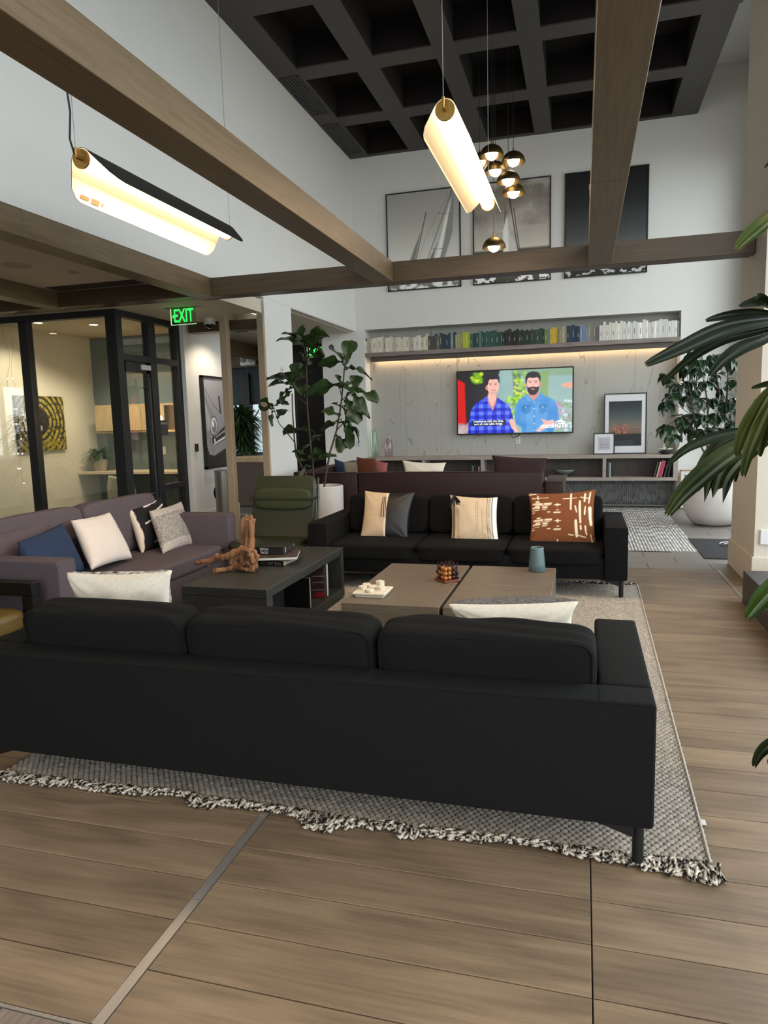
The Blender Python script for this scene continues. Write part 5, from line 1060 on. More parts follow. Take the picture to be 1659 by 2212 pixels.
zc0, zc1 = AY(260,935,9.30).z, AY(260,874,9.30).z; cbn = thing('wall_cupboard', 'light oak wall cupboard on the grey blue wall of the glass office', 'cabinet', (-6.35, YT2, zc0))
xq = AY(204,900,9.27).x+6.35; B().box((xq,-.33,0),(1.0,-.001,.03)).box((xq,-.33,zc1-zc0-.03),(1.0,-.001,zc1-zc0)).box((xq,-.02,.03),(1.0,-.001,zc1-zc0-.03)).build('carcass', oak_d, cbn)
for k in range(3): B().box((xq+.01+k*.4,-.35,.032),(xq+.01+k*.4+.395,-.331,zc1-zc0-.032),bev=.002).build('door', oak_d, cbn)
t = thing('potted_plant', 'small bushy plant in a pale pot on the office desk behind the glass', 'plant', (AY(212,1010,9.32).x+.04, 9.32, zd+.0005))
B().lathe([(0,0),(.09,0),(.125,.17),(.12,.175),(.108,.15),(0,.14)],n=24).build('pot', mat('beige_pot','#a3988a',rough=.7), t, smooth=True)
def tuft(n_, r, h, w_, col, parent, z0=.15, seed=1, name='foliage', up=.6):
    rn = random.Random(seed); vs, fs = [], []
    for i in range(n_):
        az = rn.uniform(0,2*PI); el = rn.uniform(.1,1.35); L_ = r*rn.uniform(.6,1.1); hz = rn.uniform(.0,h); c = Vector((math.cos(az),math.sin(az),0)); sd = Vector((-math.sin(az),math.cos(az),0)); b0 = Vector((0,0,z0+hz))+c*rn.uniform(0,r*.35); N_ = 5; base = len(vs)
        for k in range(N_):
            s = k/(N_-1); p = b0+c*L_*s*math.cos(el)+Vector((0,0,L_*(math.sin(el)*s*up*1.5-.75*s*s))); ww = w_*math.sin(PI*min(.98,max(.06,s*.9+.08)))
            vs += [p-sd*ww, p+Vector((0,0,ww*.25)), p+sd*ww]
            if k: q = base+3*k; fs += [(q-3,q-2,q+1,q),(q-2,q-1,q+2,q+1)]
    me = rawmesh(name, np.array([tuple(v) for v in vs]), np.array(fs)); return link(name, me, col, parent, smooth='all', kind='stuff')
leafm = mat('leaf_green','#2c4a22',rough=.4,noise=.4,nscale=6,spec=.5); tuft(170,.23,.12,.015,leafm,t,z0=.16,up=.8)
# shell chair
t = thing('office_chair', 'pale cream shell chair on dark splayed legs inside the glass office', 'chair', (AY(285,1080,8.62).x, 8.62, 0), PI*.94)
sh_ = B(); t0 = bmesh.new(); bmesh.ops.create_grid(t0, x_segments=16, y_segments=20, size=1)
for v in t0.verts:
    u,q = v.co.x, (v.co.y+1)/2; wv = .25+.02*math.sin(q*PI)
    if q < .45: y = -.24+q/.45*.40; z = .44+.05*u*u-.015*math.sin(q/.45*PI)
    else: s = (q-.45)/.55; y = .16+.10*s-.09*u*u*s; z = .44+.05*u*u+s*.42-.07*abs(u)**4*s; wv *= 1-.15*s**3
    v.co = Vector((u*wv, y, z))
sh_.add(t0); so = sh_.build('shell', mat('cream_plastic','#bdb59a',rough=.5), t, smooth='all'); md = so.modifiers.new('t','SOLIDIFY'); md.thickness = .02
for sx in (-1,1):
    for sy in (-1,1): B().cyl((sx*.04,sy*.04,.41),(sx*.24,sy*.24,0),.013,n=8).build('leg', blackp, t)
B().cyl((0,0,.38),(0,0,.425),.07,n=16).build('hub', blackp, t)
# bare bulb pendant in the office; string lights stand in for a glass reflection
p = AY(343,905,8.9); t = thing('bulb_pendant', 'glowing bare bulb on a thin black cord seen through the narrow glass panel', 'pendant lamp', p)
B().ball((0,0,0),.055,u=20,v=14).build('bulb', mat('warm_bulb','#ffffff',emit='#ffd48f',estr=16), t, smooth='all'); B().cyl((0,0,.045),(0,0,.13),.025,n=12).build('socket', blackp, t); B().cyl((0,0,.13),(0,0,ZB0-p.z),.003,n=6).build('cord', blackp, t)
lamp('bulb_glow','POINT',(p.x,p.y,p.z-.1),9,WARM,.05)
t = thing('string_lights_reflection', 'string of tiny white lights standing in for a reflection in the glass at the left edge', 'string lights', (AY(12,800,7.9).x,7.9,ZB0-.001)); b = B(); b2 = B()
for s_ in range(4):
    P = [Vector((-.10+s_*.075+.02*math.sin(k*.9+s_*2), .02*math.cos(k+s_), -k*.1)) for k in range(19+s_)]; b.tube(P,.0018,n=4)
    for q in P[7::2]: b2.ball(q,.008,u=8,v=6)
b.build('wire', mat('wire_silver','#9a958a',rough=.5), t); b2.build('bulbs', mat('reflected_led','#ffffff',emit='#fff6e0',estr=5), t, kind='stuff')
def downlight(x, y, z, lab, e=14, r=.07, parent=None):
    t = thing('downlight', lab, 'ceiling light', (x,y,z), group='recessed downlights'); B().lathe([(r*.8,-.001),(r*1.25,-.001),(r*1.25,-.006),(r*.8,-.004)],n=24).build('trim_ring', mat('plastic_white'), t, smooth=True)
    B().cyl((0,0,-.004),(0,0,-.001),r*.8,n=24).build('lens', mat('downlight_lens','#ffffff',emit='#ffe3bd',estr=14), t); lamp('downlight_glow','SPOT',(x,y,z-.03),e*2.3,(1,.86,.68),.06,spot=2.4)
for (px_,py_),lab in (((82,697),'recessed downlight in the office ceiling, leftmost of three'),((202,701),'recessed downlight in the office ceiling, middle of three'),((250,707),'recessed downlight in the office ceiling, right of the corner post')): p = AZ(px_,py_,ZB0); downlight(p.x,p.y,ZB0,lab,34)
downlight(-4.75, 9.2, ZB0, 'recessed downlight over the corridor beside the mirrored column', 22, .05)
for k,(x,y) in enumerate(((-8.4,4.8),(-6.9,2.2),(-4.9,3.6),(-8.5,.5),(-4.9,.2))): downlight(x, y, 3.09, 'added recessed downlight in the lobby ceiling outside the picture, '+('by the planter','over the open floor','nearest the grey sofa','in the far back corner','nearest the camera')[k], 16)  # unseen downlights added to light the lobby
p = AY(190,962,YT2); 
for (x_,y_,w_,h_,nm,lb) in ((282,964,.20,.15,'wall_screen','grey brown panel on the blue grey office wall above the chair'),(354,973,.08,.12,'outlet','white outlet on the office wall under the cupboard'),(325,968,.06,.14,'light_switch','dark switch on the office wall behind the door handle')):
    q = AY(x_,y_,YT2); B().box((-w_/2,-.02,-h_/2),(w_/2,-.0005,h_/2),bev=.003).build(nm, mat('taupe_plate','#5d554a',rough=.5) if nm!='outlet' else plw, None, loc=q, label=lb, category='wall device')
# things on the corridor wall and low ceiling
p = AX(423,967,XW); B().box((0,-.03,-.055),(.03,.03,.055),bev=.006).build('card_reader', blackp, None, loc=p, label='small black card reader on the white wall left of the car photo', category='card reader')
pa, pb = AX(434,911,XW), AX(490,911,XW); ya, yb = pa.y+.02, min(pa.y+.86, 10.02); zt, zb_ = AX(434,811,XW).z, AX(446,1013,XW).z
t = thing('framed_photo', 'black framed photo of a silver car front, beside the mirrored column', 'picture', (XW, (ya+yb)/2, (zt+zb_)/2), PI/2); W_, H_ = yb-ya, zt-zb_
b = B()
for lo,hi in (((-W_/2,-.05,-H_/2),(-W_/2+.03,-.001,H_/2)),((W_/2-.03,-.05,-H_/2),(W_/2,-.001,H_/2)),((-W_/2,-.05,-H_/2),(W_/2,-.001,-H_/2+.03)),((-W_/2,-.05,H_/2-.03),(W_/2,-.001,H_/2))): b.box(lo,hi)
b.build('frame', blackp, t)
g = Img(110,140,'#9a9a9e'); g.a *= (1.25-.45*g.X-.25*g.Y)[...,None]; g.poly([(0,.12),(.2,.30),(.6,.62),(.5,.75),(.25,.85),(0,.62)],'#88888c',.7); g.poly([(0,.2),(.12,.34),(.3,.55),(.1,.6),(0,.5)],'#c9c9cc',.6); g.blur(3)
g.line((0,.08),(.35,.30),.008,'#2a2a2c'); g.line((.35,.30),(.62,.40),.008,'#2a2a2c'); g.ell(.33,.54,.13,.115,'#2a2a2d',ang=.5); g.ell(.33,.54,.115,.10,'#d8d8dc',ang=.5); g.ell(.34,.55,.085,.075,'#77777c'); g.ell(.31,.52,.04,.035,'#f0f0f2'); g.poly([(.30,.68),(.75,.54),(1,.50),(1,.66),(.36,.76)],'#252528'); g.line((.32,.745),(1,.63),.022,'#dcdce0'); g.line((.40,.67),(1,.545),.012,'#b9b9bd'); g.ell(.30,.70,.06,.045,'#18181a'); g.ell(.34,.71,.03,.03,'#cfcfd2')
g.poly([(.0,.70),(.12,.86),(.30,.88),(1,.76),(1,1),(0,1)],'#26211f'); g.poly([(0,.46),(.06,.52),(.05,.54),(0,.50)],'#1c1c1e'); g.poly([(.55,.2),(.62,.2),(.64,.4),(.58,.4)],'#4b3431'); g.a = np.clip(g.a,0,1)
canvas('print', g, (-W_/2+.03,-.03,H_/2-.03), (W_-.06,0,0), (0,0,-(H_-.06)), vmat('print_satin'), t)
def exit_sign(label, c, w_=.33, h_=.19, arrow=True, rz=0, ztop=None):
    gm = mat('exit_green','#20c040',emit='#2aff5a',estr=1.6); t = thing('exit_sign', label, 'sign', c, rz, 'green exit signs'); zt_ = h_/2
    B().box((-w_/2-.06,-.05,zt_+.0),(w_/2+.06,.05,zt_+.016),bev=.002).build('canopy', mat('sign_canopy','#4a4033',rough=.4), t)
    if ztop and ztop-c[2]-zt_-.016 > .005: B().box((-.06,-.03,zt_+.016),(.06,.03,ztop-c[2])).build('mount', mat('sign_canopy'), t)
    B().box((-w_/2,-.004,-zt_),(w_/2,.004,zt_)).build('panel', glass('sign_acrylic',tint=(.75,.85,.74),blend=.1), t)
    B().box((-w_/2-.003,-.006,-zt_),(-w_/2+.004,.006,zt_)).box((-w_/2,-.006,-zt_-.003),(w_/2,.006,-zt_+.003)).build('edge', mat('exit_edge','#d8f0c8',emit='#c8ffb0',estr=.7), t)
    text('EXIT', .215, facing((.005,-.0055,.0)), gm, t, ext=.0006, bold=.0025, sx=.60)
    if arrow: B().prism([(-.115,.028),(-.15,0),(-.115,-.028),(-.115,-.008),(-.127,0),(-.115,.008)], -.0065, -.005, axis='y').build('arrow', gm, t)
c = AY(396,683,7.62); exit_sign('green exit sign with a left arrow hanging from the ceiling above the glass door', (c.x,7.62,c.z), ztop=ZB0)
c = AY(681,760,12.9); exit_sign('green exit sign in the dark hallway, partly behind the fiddle-leaf fig', (c.x,12.9,c.z), arrow=False, ztop=3.085)
p = AZ(452,688,ZB0); t = thing('security_camera', 'white dome security camera on the ceiling right of the exit sign', 'camera', (p.x,p.y,ZB0))
B().cyl((0,0,-.075),(0,0,0),.075,n=28).build('base', plw, t, smooth=True); B().ball((0,0,-.075),.055,u=20,v=12).build('dome', mat('black_glass'), t, smooth='all')
p = AZ(462,712,ZB0); t = thing('ceiling_vent', 'pale slotted vent in the low ceiling above the car photo', 'vent', (-5.0,9.55,ZB0))
for k in range(8): B().box((-.09+k*.024,-.45,-.008),(-.078+k*.024,.45,-.001)).build('slat', mat('vent_grey','#6f685c',rough=.6), t)
B().box((-.10,-.47,-.001),(.11,.47,-.0002)).build('backing', blackp, t)
p = AZ(37,573,3.09); t = thing('ceiling_speaker', 'round flush speaker in the lobby ceiling at the left edge', 'speaker', (p.x,p.y,3.09)); B().lathe([(0,-.004),(.11,-.006),(.125,-.008),(.135,-.0005),(0,-.0005)],n=32).build('grille', mat('speaker_cloth','#b0a490',rough=.8), t, smooth=True)
p = AZ(160,587,3.09); t = thing('sprinkler', 'small round sprinkler cap in the lobby ceiling', 'sprinkler', (p.x,p.y,3.09)); B().cyl((0,0,-.012),(0,0,0),.045,n=24).build('cap', mat('sprinkler_cap','#a5967f',rough=.6), t, smooth=True)
t = thing('linear_diffuser', 'dark slotted air diffuser in the lobby ceiling next to the cross beam', 'vent', (-5.15,6.88,3.09))
for k in range(5): B().box((-.58,-.11+k*.045,-.008),(.62,-.09+k*.045,-.001)).build('slat', mat('diffuser_dark','#4a4036',rough=.6), t)
B().box((-.58,-.12,-.0015),(.62,.12,-.0003)).build('backing', blackp, t)
p = AX(503,553,XL); t = thing('wall_speaker', 'white oval round speaker set in the high left wall above the beam', 'speaker', (XL,p.y,p.z), PI/2)
B().lathe([(.0,-.004),(.105,-.006)],n=36,M=Matrix.Rotation(-PI/2,4,'X')@Matrix.Diagonal((1,1.1,-1,1))).build('grille', mat('speaker_grey','#b9bcc0',rough=.7), t); B().lathe([(.105,-.008),(.128,-.008),(.135,-.001),(.105,-.001)],n=36,M=Matrix.Rotation(-PI/2,4,'X')@Matrix.Diagonal((1,1.1,-1,1))).build('rim', plw, t, smooth=True)
# framed opening beside the pier, with the lounge beyond
xm0, xm1 = -4.51, XL-.005; YM = 8.43; t = thing('portal_frame', 'tall beige framed opening beside the white pier, with a palm visible through it', 'door frame', ((xm0+xm1)/2, YM+.03, 0)); wm = (xm1-xm0)/2
fm = mat('beige_frame','#a8957c',rough=.5)
for lo,hi in (((-wm,-.07,0),(-wm+.095,.03,ZB0-.004)),((wm-.085,-.07,0),(wm,-.031,ZB0-.004))): B().box(lo,hi,bev=.003).build('frame_side', fm, t)
p = AZ(494,1158,0); t = thing('waste_bin', 'slim round steel waste bin with black side hole, beside the beige framed opening', 'bin', (-4.87,8.95,0)); steel = mat('bin_steel','#8f8b85',rough=.35,metal=.7)
B().cyl((0,0,.01),(0,0,.88),.125,n=36).build('body', steel, t, smooth=True); B().lathe([(0,.905),(.07,.905),(.128,.895),(.128,.882),(0,.882)],n=36).build('lid', steel, t, smooth=True); B().cyl((0,0,0),(0,0,.012),.12,n=28).build('base', blackp, t)
B().ball((-.105,-.05,.58),.055,sc=(.6,.6,1.6)).build('opening', mat('black_glass'), t, smooth='all')
ctr = thing('planter_counter', 'brown planter counter with a pale wooden edge, seen through the beige framed opening', 'planter', (-6.4,12.3,0))
B().box((-1.1,-.33,0),(1.0,.33,.81),bev=.005).build('body', mat('brown_laminate','#4e4035',rough=.6), ctr); B().box((.16,-.35,.811),(1.02,.35,.93),bev=.02).build('wood_edge', oak_d, ctr); B().box((-1.1,-.30,.811),(.15,.30,.84)).build('soil', mat('soil','#2a2017',rough=.95), ctr); B().soft((1.1,.5,.13),(-.42,-.08,.88),e=4,n=8).build('cushion', mat('moss_cushion','#2f3a17',rough=.8), ctr, smooth='all')
pal = thing('lounge_palm', 'bushy green palm growing from the planter counter, seen through the beige framed opening', 'plant', (-6.36,12.5,.842)); rn2 = random.Random(3)
for k in range(9): B().tube([(rn2.uniform(-.3,.2),rn2.uniform(-.1,.1),.1),(rn2.uniform(-.4,.4),rn2.uniform(-.15,.15),.95)],.012,n=6).build('stem', mat('palm_stem','#4d4a26',rough=.6), pal)
tuft(1100,.44,.70,.020,leafm,pal,z0=.15,seed=4,up=.95)
for (x,y,nm) in ((-8.9,4.9,'leafy palm in the lobby left of the picture, reflected in the partition glass'),):
    q = thing('potted_palm', nm, 'plant', (x,y,0)); B().lathe([(0,0),(.2,0),(.27,.5),(.25,.5),(.22,.45),(0,.42)],n=24).build('pot', mat('beige_pot'), q, smooth=True); B().tube([(0,0,.4),(.02,0,1.3)],.02).build('stem', MATS['palm_stem'], q); tuft(420,.6,.9,.02,leafm,q,z0=.8,seed=8)
beam((-5.2, 8.80, ZB0-.13), (XL-.115, 9.0, ZB0-.001), 'brown wooden beam nearest behind the beige framed opening', beamx_m)
beam((-11, 13.75, 2.70), (-6.02, 13.95, 3.08), 'brown wooden cross beam far behind the beige framed opening, carrying the emergency light', beamx_m)
beam((-6.55, 10.1, 2.83), (-6.30, 13.70, 3.08), 'dark wooden beam running away from view behind the beige framed opening', beam_m)
c = AY(536,778,13.70); t = thing('emergency_light', 'white twin-lamp emergency light seen through the beige framed opening', 'emergency light', (c.x, 13.70, c.z))
B().box((-.17,-.05,-.11),(.17,.045,.11),bev=.02,seg=2).build('housing', plw, t, smooth=True)
for s_ in (-1,1): B().cyl((s_*.095,-.075,0),(s_*.095,-.045,0),.055,n=20).build('lamp', mat('lamp_grey','#8d8d92',rough=.2,metal=.5), t, smooth=True)
B().tube([(-.08,0,.10),(-.09,.02,.2),(-.07,.0,.3),(-.08,0,3.08-c.z)],.008,n=6).build('cable', blackp, t); B().tube([(-.03,0,-.10),(-.04,.02,-.25),(-.14,.02,-.34),(-.2,.04,-.33)],.008,n=6).build('cable', blackp, t)
downlight(-6.9, 11.4, 3.085, 'recessed downlight in the lounge ceiling behind the beige framed opening', 14)

# ================================================================ plants
fig_m = mat('fig_leaf','#26391d',rough=.38,spec=.5,noise=.35,nscale=5,col2='#3b5226'); stem_m = mat('fig_stem','#4a3b2e',rough=.8,noise=.3,nscale=20); potm = mat('white_concrete','#cac5c0',rough=.7,noise=.1,nscale=9,bump=.15,bscale=60)
def leafmesh(name, L_, W_, prof, curl, fold, wavy, m, seed, n=12, veins=True):
    rn = random.Random(seed); vs, fs = [], []; M_ = 7
    for i in range(n+1):
        s = i/n; w_ = W_*prof(s)
        for j in range(M_):
            u = (j/(M_-1))*2-1; x = u*w_; y = L_*s; z = -curl*L_*s*s + fold*abs(x) + wavy*W_*math.sin(s*11+seed+u)*abs(u)**1.5 + (.006 if j==3 and veins else 0)*-1; z += .004*math.cos(s*PI*2*7+abs(u)*5)*abs(u) if veins else 0
            vs.append((x, y*(1-.1*curl*s), z))
            if i and j: a = (i-1)*M_+j-1; fs.append((a, a+1, a+M_+1, a+M_))
    me = rawmesh(name, np.array(vs), np.array(fs)); me.materials.append(m); me.polygons.foreach_set('use_smooth',[True]*len(me.polygons)); return me
obov = lambda s: max(.03,(.16+.84*s**1.0)*math.sqrt(max(0,1-s**6))*(1-.18*math.sin(PI*s)*(s<.5)))
figl = [leafmesh('leaf', .30, .132, obov, c_, f_, w_, fig_m, k, n=15) for k,(c_,f_,w_) in enumerate(((.25,.25,.18),(.5,.35,.2),(.1,.4,.15),(.75,.2,.25)))]
YFg = 8.0; fig = thing('fiddle_leaf_fig', 'tall sparse fiddle-leaf fig with large leaves in a white cylinder pot, behind the olive chair', 'plant', (AY(702,1060,YFg).x, YFg, 0)); fo = Vector(fig.location)
B().lathe([(0,0),(.20,0),(.215,.02),(.222,.765),(.212,.775),(.20,.765),(.198,.70),(0,.69)],n=40).build('pot', potm, fig, smooth=True); B().cyl((0,0,.68),(0,0,.705),.197,n=24).build('soil', MATS['soil'], fig)
def fp(x,y,dY=0): return AY(x,y,YFg+dY)-fo
def clampf(P): P[0] = Vector((max(-.15,min(.15,P[0].x)), max(-.15,min(.15,P[0].y)), .69)); return P
stems = [[(680,1060),(640,985),(636,950),(632,890),(631,850)],[(680,1060),(676,1010),(668,930),(664,880),(662,800),(661,775),(657,750)],[(698,1060),(712,980),(727,930),(736,880),(741,830),(744,795),(747,785)],[(636,955),(620,935),(603,915),(596,895),(590,880)],[(727,930),(740,915),(748,912)],[(741,862),(757,850),(766,845)],[(740,865),(733,835)],[(664,875),(650,862),(642,852)],[(675,1010),(676,990)]]
for k, st in enumerate(stems):
    P = [fp(x,y,.04*math.sin(k*2+i)) for i,(x,y) in enumerate(st)]
    if k < 3: P = clampf(P)
    Q = []
    for i in range(len(P)-1): Q += [P[i].lerp(P[i+1],s) for s in (0,.5)]
    Q.append(P[-1]); n_ = len(Q); B().tube(Q,[(.013 if k<3 else .007)*(1-.5*i/n_) for i in range(n_)],n=8).build('stem', stem_m, fig, smooth=True)
def place_leaf(me, base, tip, parent, roll, L0, name='leaf'):
    d = tip-base; y = d.normalized(); up = Vector((0,0,1)) if abs(y.z)<.95 else Vector((0,-1,0)); x = y.cross(up).normalized(); z = x.cross(y).normalized()
    R3 = Matrix((x,y,z)).transposed().to_4x4() @ Matrix.Rotation(roll,4,'Y'); o = bpy.data.objects.new(name, me); C.objects.link(o); o.parent = parent; s = d.length/L0
    o.matrix_local = Matrix.Translation(base) @ R3 @ Matrix.Diagonal((s*.5+.5 if s>.6 else s, s, s*.5+.5,1))
fl = [((656,748),(611,712)),((657,745),(630,703)),((657,745),(652,700)),((658,745),(672,704)),((658,746),(704,712)),((659,750),(704,730)),((661,765),(688,750)),((661,768),(672,778)),((660,770),(652,760)),
((633,832),(612,784)),((633,830),(638,780)),((633,830),(668,792)),((634,825),(600,790)),((630,832),(586,812)),((634,838),(656,822)),((632,838),(603,846)),((635,836),(666,848)),((630,845),(602,865)),((634,838),(655,836)),((663,790),(655,762)),
((590,882),(573,862)),((590,884),(566,874)),((592,888),(575,896)),((600,905),(612,874)),((588,880),(604,862)),
((668,932),(624,910)),((668,932),(684,928)),((652,978),(684,930)),((662,984),(632,972)),((668,990),(700,965)),((672,998),(655,985)),((674,1000),(688,983)),((675,1005),(650,1003)),((676,1000),(697,962)),
((745,787),(722,742)),((746,787),(758,733)),((746,785),(709,764)),((746,796),(798,780)),((740,832),(679,820)),((741,838),(730,815)),((742,836),(760,826)),((742,830),(752,818)),((766,845),(771,806)),((766,845),(812,842)),((764,848),(750,838)),((762,850),(784,864)),
((745,862),(770,886)),((736,880),(724,868)),((738,878),(762,902)),((752,905),(780,888)),((735,900),(698,878)),((734,912),(702,898)),((748,912),(790,935)),((750,905),(770,930)),((745,925),(762,946)),((748,915),(742,905)),((770,886),(795,898)),((727,938),(740,962)),((745,880),(758,862)),((735,905),(745,920))]
rn = random.Random(77)
for (a, b_) in fl:
    base = fp(*a, rn.uniform(-.05,.05)); tip = fp(*b_, rn.uniform(-.16,.10)); me = rn.choice(figl); L0 = .30; dd = (tip-base)
    if dd.length < .17: tip = base+dd*1.25
    place_leaf(me, base, tip, fig, rn.uniform(-.75,.75), L0)
# umbrella tree in the big bowl pot
YS = 10.45; sp = AY(1539,1137,YS); scf = thing('umbrella_tree', 'dark umbrella tree in a large white rounded pot by the right window corner', 'plant', (sp.x, YS, 0)); so_ = Vector(scf.location)
B().lathe([(0,0),(.20,.0),(.27,.03),(.34,.12),(.385,.26),(.395,.42),(.385,.60),(.372,.685),(.36,.69),(.352,.68),(.355,.60),(0,.56)],n=56).build('pot', potm, scf, smooth=True); B().cyl((0,0,.55),(0,0,.60),.34,n=32).build('soil', MATS['soil'], scf)
sch_m = mat('umbrella_leaf','#1d3320',rough=.28,spec=.6,noise=.4,nscale=4,col2='#34502b'); ell_ = lambda s: math.sin(PI*min(1,s*.94+.04))**.85
schl = [leafmesh('leaf', .19, .056, ell_, c_, .2, .10, sch_m, k, n=8, veins=False) for k,c_ in enumerate((.35,.6,.9))]
def spt(x,y,dY=0): return AY(x,y,YS+dY)-so_
trunks = [[(1530,1030),(1512,960),(1500,905),(1492,850)],[(1535,1030),(1527,960),(1530,880),(1520,820)],[(1548,1030),(1562,950),(1570,860),(1574,790)],[(1545,1030),(1542,930),(1556,860),(1546,800)]]
for k, st in enumerate(trunks):
    P = [spt(x,y,.05*(k-1.5)) for x,y in st]; P[0] = Vector((.08*math.cos(k*1.7),.08*math.sin(k*1.7),.58)); Q = []
    for i in range(len(P)-1): Q += [P[i].lerp(P[i+1],s) for s in (0,.5)]
    Q.append(P[-1]); B().tube(Q,[.014*(1-.05*i) for i in range(len(Q))],n=8).build('trunk', stem_m, scf, smooth=True)
hubs = [(1497,768),(1480,800),(1512,785),(1540,775),(1585,790),(1575,775),(1440,815),(1462,835),(1490,830),(1500,850),(1523,830),(1548,815),(1592,830),(1450,858),(1478,862),(1440,875),(1510,868),(1540,868),(1566,875),(1590,890),(1470,905),(1440,925),(1455,945),(1495,900),(1520,905),(1548,900),(1575,915),(1500,935),(1522,935),(1550,930),(1575,940),(1590,925),(1588,865),(1486,925),(1560,845),(1510,805)]
for k,(x,y) in enumerate(hubs):
    h_ = spt(x,y-6,rn.uniform(-.42,.35)); lim = XR-.32-so_.x; h_.x = min(h_.x, lim); ax = Vector((rn.uniform(-.5,.5)-.2, rn.uniform(-.9,.1), .75)).normalized(); e1 = ax.orthogonal().normalized(); e2 = ax.cross(e1); nl = 7 if k%3 else 8; rg = Vector((0,0,0))
    tr = min(trunks, key=lambda T: abs(T[2][0]-x)); src = spt(*tr[2]).lerp(spt(*tr[3]), .6 if y<850 else .1); B().tube([src, (src+h_)/2+Vector((0,0,.03)), h_],[.006,.004,.003],n=5).build('petiole', sch_m, scf)
    for q in range(nl):
        a = 2*PI*q/nl+rn.uniform(-.15,.15); d = (e1*math.cos(a)+e2*math.sin(a))*.95+Vector((0,0,-.38))+ax*.1; d.normalize(); L_ = rn.uniform(.13,.20); place_leaf(rn.choice(schl), h_+d*.012, h_+d*L_, scf, rn.uniform(-.4,.4), .19)
# lady palm at the right, close to the camera
pm1 = mat('palm_blade','#0b1406',rough=.45,spec=.25,noise=.4,nscale=3,stretch=(1,1,1),col2='#1b260b'); pm2 = mat('palm_blade_yellow','#31420f',rough=.45,spec=.25,noise=.5,nscale=6,col2='#665a26'); pm3 = mat('palm_blade_light','#182309',rough=.5,spec=.25,noise=.45,nscale=5,col2='#3a3f16'); tipm = mat('dry_tip','#6b5136',rough=.8)  # dark blade greens carry the backlit shade in their colour
PB0 = Vector((2.0, 2.9, 0)); palm = thing('lady_palm', 'large dark fan palm whose long drooping fronds reach in from the right picture edge', 'plant', PB0)
B().lathe([(0,0),(.20,0),(.28,.12),(.30,.40),(.285,.41),(.27,.39),(0,.36)],n=36).build('pot', mat('charcoal_pot','#2c2b2b',rough=.6), palm, smooth=True); B().cyl((0,0,.355),(0,0,.38),.268,n=24).build('soil', MATS['soil'], palm)
def blade(pts, w0, m, pleats=2, name='leaflet', side=None, tipcut=.3):
    """pts: (x,y,depth) measured points from base to tip; pleated strip with real thickness"""
    K = [AD(x,y,D)-PB0 for x,y,D in pts]; n_ = 18; P = []
    for i in range(n_+1):                                           # Catmull-Rom
        t_ = i/n_*(len(K)-1); k = min(int(t_),len(K)-2); f = t_-k; a,b_,c,d = K[max(k-1,0)],K[k],K[k+1],K[min(k+2,len(K)-1)]
        P.append(.5*((2*b_)+(c-a)*f+(2*a-5*b_+4*c-d)*f*f+(3*b_-a-3*c+d)*f**3))
    view = (P[n_//2]+PB0-Vector((0,0,EYE))).normalized(); t0 = bmesh.new(); rows = []; M_ = pleats*2+1
    for i,p in enumerate(P):
        s = i/n_; tg = (P[min(i+1,n_)]-P[max(i-1,0)]).normalized(); sd = tg.cross(view).normalized(); nm = sd.cross(tg).normalized(); w_ = w0*(.95 if pleats > 3 else .72)*(.22+.78*math.sin(PI*min(.5,s*.85)))*(1 if s<.6 else max(tipcut,1-((s-.6)/.4)**1.3*(.65 if pleats<4 else .15))); r_ = []
        for j in range(M_):
            u = j/(M_-1)*2-1; z = (.2*w_/pleats if j%2 else -.2*w_/pleats) - .2*w_*u*u; r_.append(p+sd*u*w_/2+nm*z+tg*(.45*w_*math.sin(j*3.7+i)*(1 if i==n_ else 0)))
        rows.append([t0.verts.new(q) for q in r_]+[t0.verts.new(q+nm*.0012) for q in r_])
    for a,b_ in zip(rows,rows[1:]):
        for j in range(M_-1): t0.faces.new((a[j],a[j+1],b_[j+1],b_[j])); t0.faces.new((a[M_+j+1],a[M_+j],b_[M_+j],b_[M_+j+1]))
        t0.faces.new((a[0],b_[0],b_[M_],a[M_])); t0.faces.new((b_[M_-1],a[M_-1],a[2*M_-1],b_[2*M_-1]))
    bmesh.ops.recalc_face_normals(t0, faces=t0.faces); return B().add(t0).build(name, m, palm, smooth=True)
def frond(hub, stem_from, blades, m=pm1):
    h_ = AD(*hub)-PB0; s0 = Vector(stem_from); mid = s0.lerp(h_,.55)+Vector((0,0,.12)); P = [s0, s0.lerp(mid,.5)+Vector((0,0,.06)), mid, mid.lerp(h_,.6)+Vector((0,0,.04)), h_]
    B().tube(P,[.008,.007,.006,.005,.005],n=7).build('petiole', mat('palm_petiole','#38451d',rough=.45), palm, smooth=True)
    for bl in blades:
        mm = bl[3] if len(bl) > 3 else m; blade([hub]+bl[0], bl[1], mm, bl[2])
frond((1712,690,2.5),(0,0,1.55),[([(1650,650,2.42),(1630,652,2.4),(1598,660,2.36)],.055,1),([(1640,676,2.45),(1570,682,2.4),(1525,692,2.36)],.045,2),([(1650,694,2.4),(1560,712,2.32),(1470,752,2.24),(1395,787,2.18)],.075,3),([(1650,712,2.45),(1560,735,2.4),(1490,775,2.36),(1432,826,2.33)],.048,2),([(1655,730,2.38),(1600,752,2.33),(1560,780,2.3),(1533,812,2.27)],.062,2)])
frond((1722,905,2.3),(0,0,1.4),[([(1655,930,2.2),(1570,938,2.12),(1490,965,2.06),(1443,1003,2.03)],.045,2),([(1640,945,2.2),(1560,990,2.1),(1480,1060,2.04),(1441,1112,2.0)],.085,3,pm3),([(1625,950,2.25),(1575,980,2.2),(1545,1020,2.17),(1535,1058,2.16)],.125,5,pm3),([(1660,925,2.3),(1635,960,2.26),(1600,1000,2.22),(1588,1040,2.2)],.03,1)])
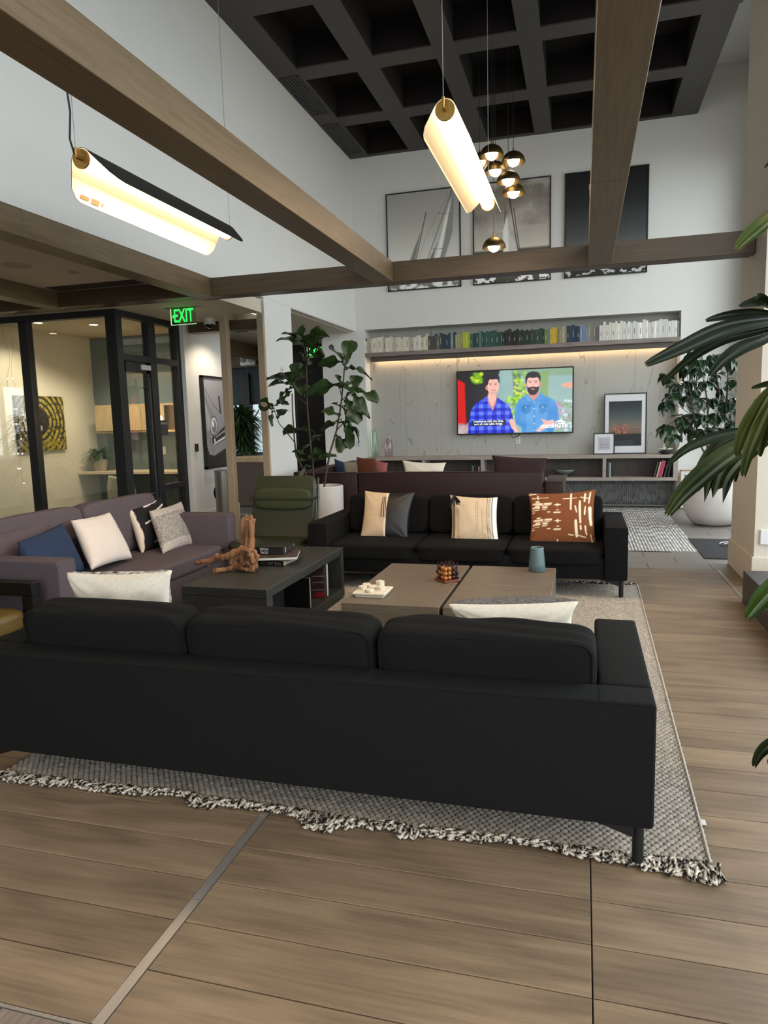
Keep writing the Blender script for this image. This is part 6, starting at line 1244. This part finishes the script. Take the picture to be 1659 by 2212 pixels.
frond((1716,800,2.05),(0,0,1.5),m=pm3,blades=[([(1668,840,1.98),(1630,890,1.94),(1600,945,1.92),(1592,985,1.92)],.05,2),([(1675,850,1.96),(1645,910,1.92),(1618,975,1.9),(1605,1028,1.9)],.05,2),([(1680,850,1.98),(1660,905,1.95),(1648,950,1.94),(1641,985,1.94)],.04,1),([(1690,826,2.1),(1655,830,2.1),(1624,838,2.1)],.028,1),([(1690,850,2.1),(1655,858,2.1),(1629,866,2.1)],.026,1)])
frond((1718,395,1.9),(0,.05,1.9),[([(1680,455,1.86),(1650,480,1.84),(1610,515,1.82),(1588,540,1.81)],.055,3,pm2),([(1690,330,1.9),(1668,345,1.9),(1652,362,1.9)],.014,1)])
frond((1730,1190,2.0),(0,-.1,1.0),[([(1700,1235,1.96),(1660,1280,1.93),(1633,1310,1.92),(1614,1334,1.91)],.075,2,mat('palm_blade_fresh','#2f4410',rough=.35,noise=.4,nscale=5)),([(1690,1225,2.0),(1665,1255,1.98),(1625,1295,1.96)],.02,1)])
frond((1720,1560,2.1),(0,-.1,.6),[([(1690,1590,2.06),(1660,1610,2.04),(1640,1630,2.03),(1628,1655,2.03)],.045,2),([(1700,1600,2.0),(1680,1620,2.0),(1660,1650,2.0)],.04,2)])
# ---- low dark plinth and floor mat by the column
p = AZ(1598,1295,0); t = thing('plinth', 'low dark grey box plinth on the floor in front of the white column', 'plinth', (1.72,5.35,0)); B().box((-.46,-.95,0),(.5,.82,.262),bev=.004).build('body', mat('dark_laminate','#3f3c3d',rough=.5), t); B().cyl((-.4605,.05,.15),(-.4585,.05,.15),.012,n=12).build('cap', plw, t)
B().box((1.25,7.95,.0005),(2.05,9.2,.008)).build('floor_mat', mat('mat_black','#141519',rough=.9), None, label='black entrance mat with a pale logo on the tiles behind the column', category='floor mat')
q_ = AZ(1570,1177,.0085); lg2 = B()
for r_ in (.07,.12): lg2.tube([(q_.x+.05+r_*math.cos(a), q_.y+r_*1.6*math.sin(a), .0088) for a in np.linspace(1.2,4.6,12)], .010, n=5, flat=.1)
lg2.build('logo', mat('mat_logo','#b8b8ba',rough=.8), C.objects.get('floor_mat'))
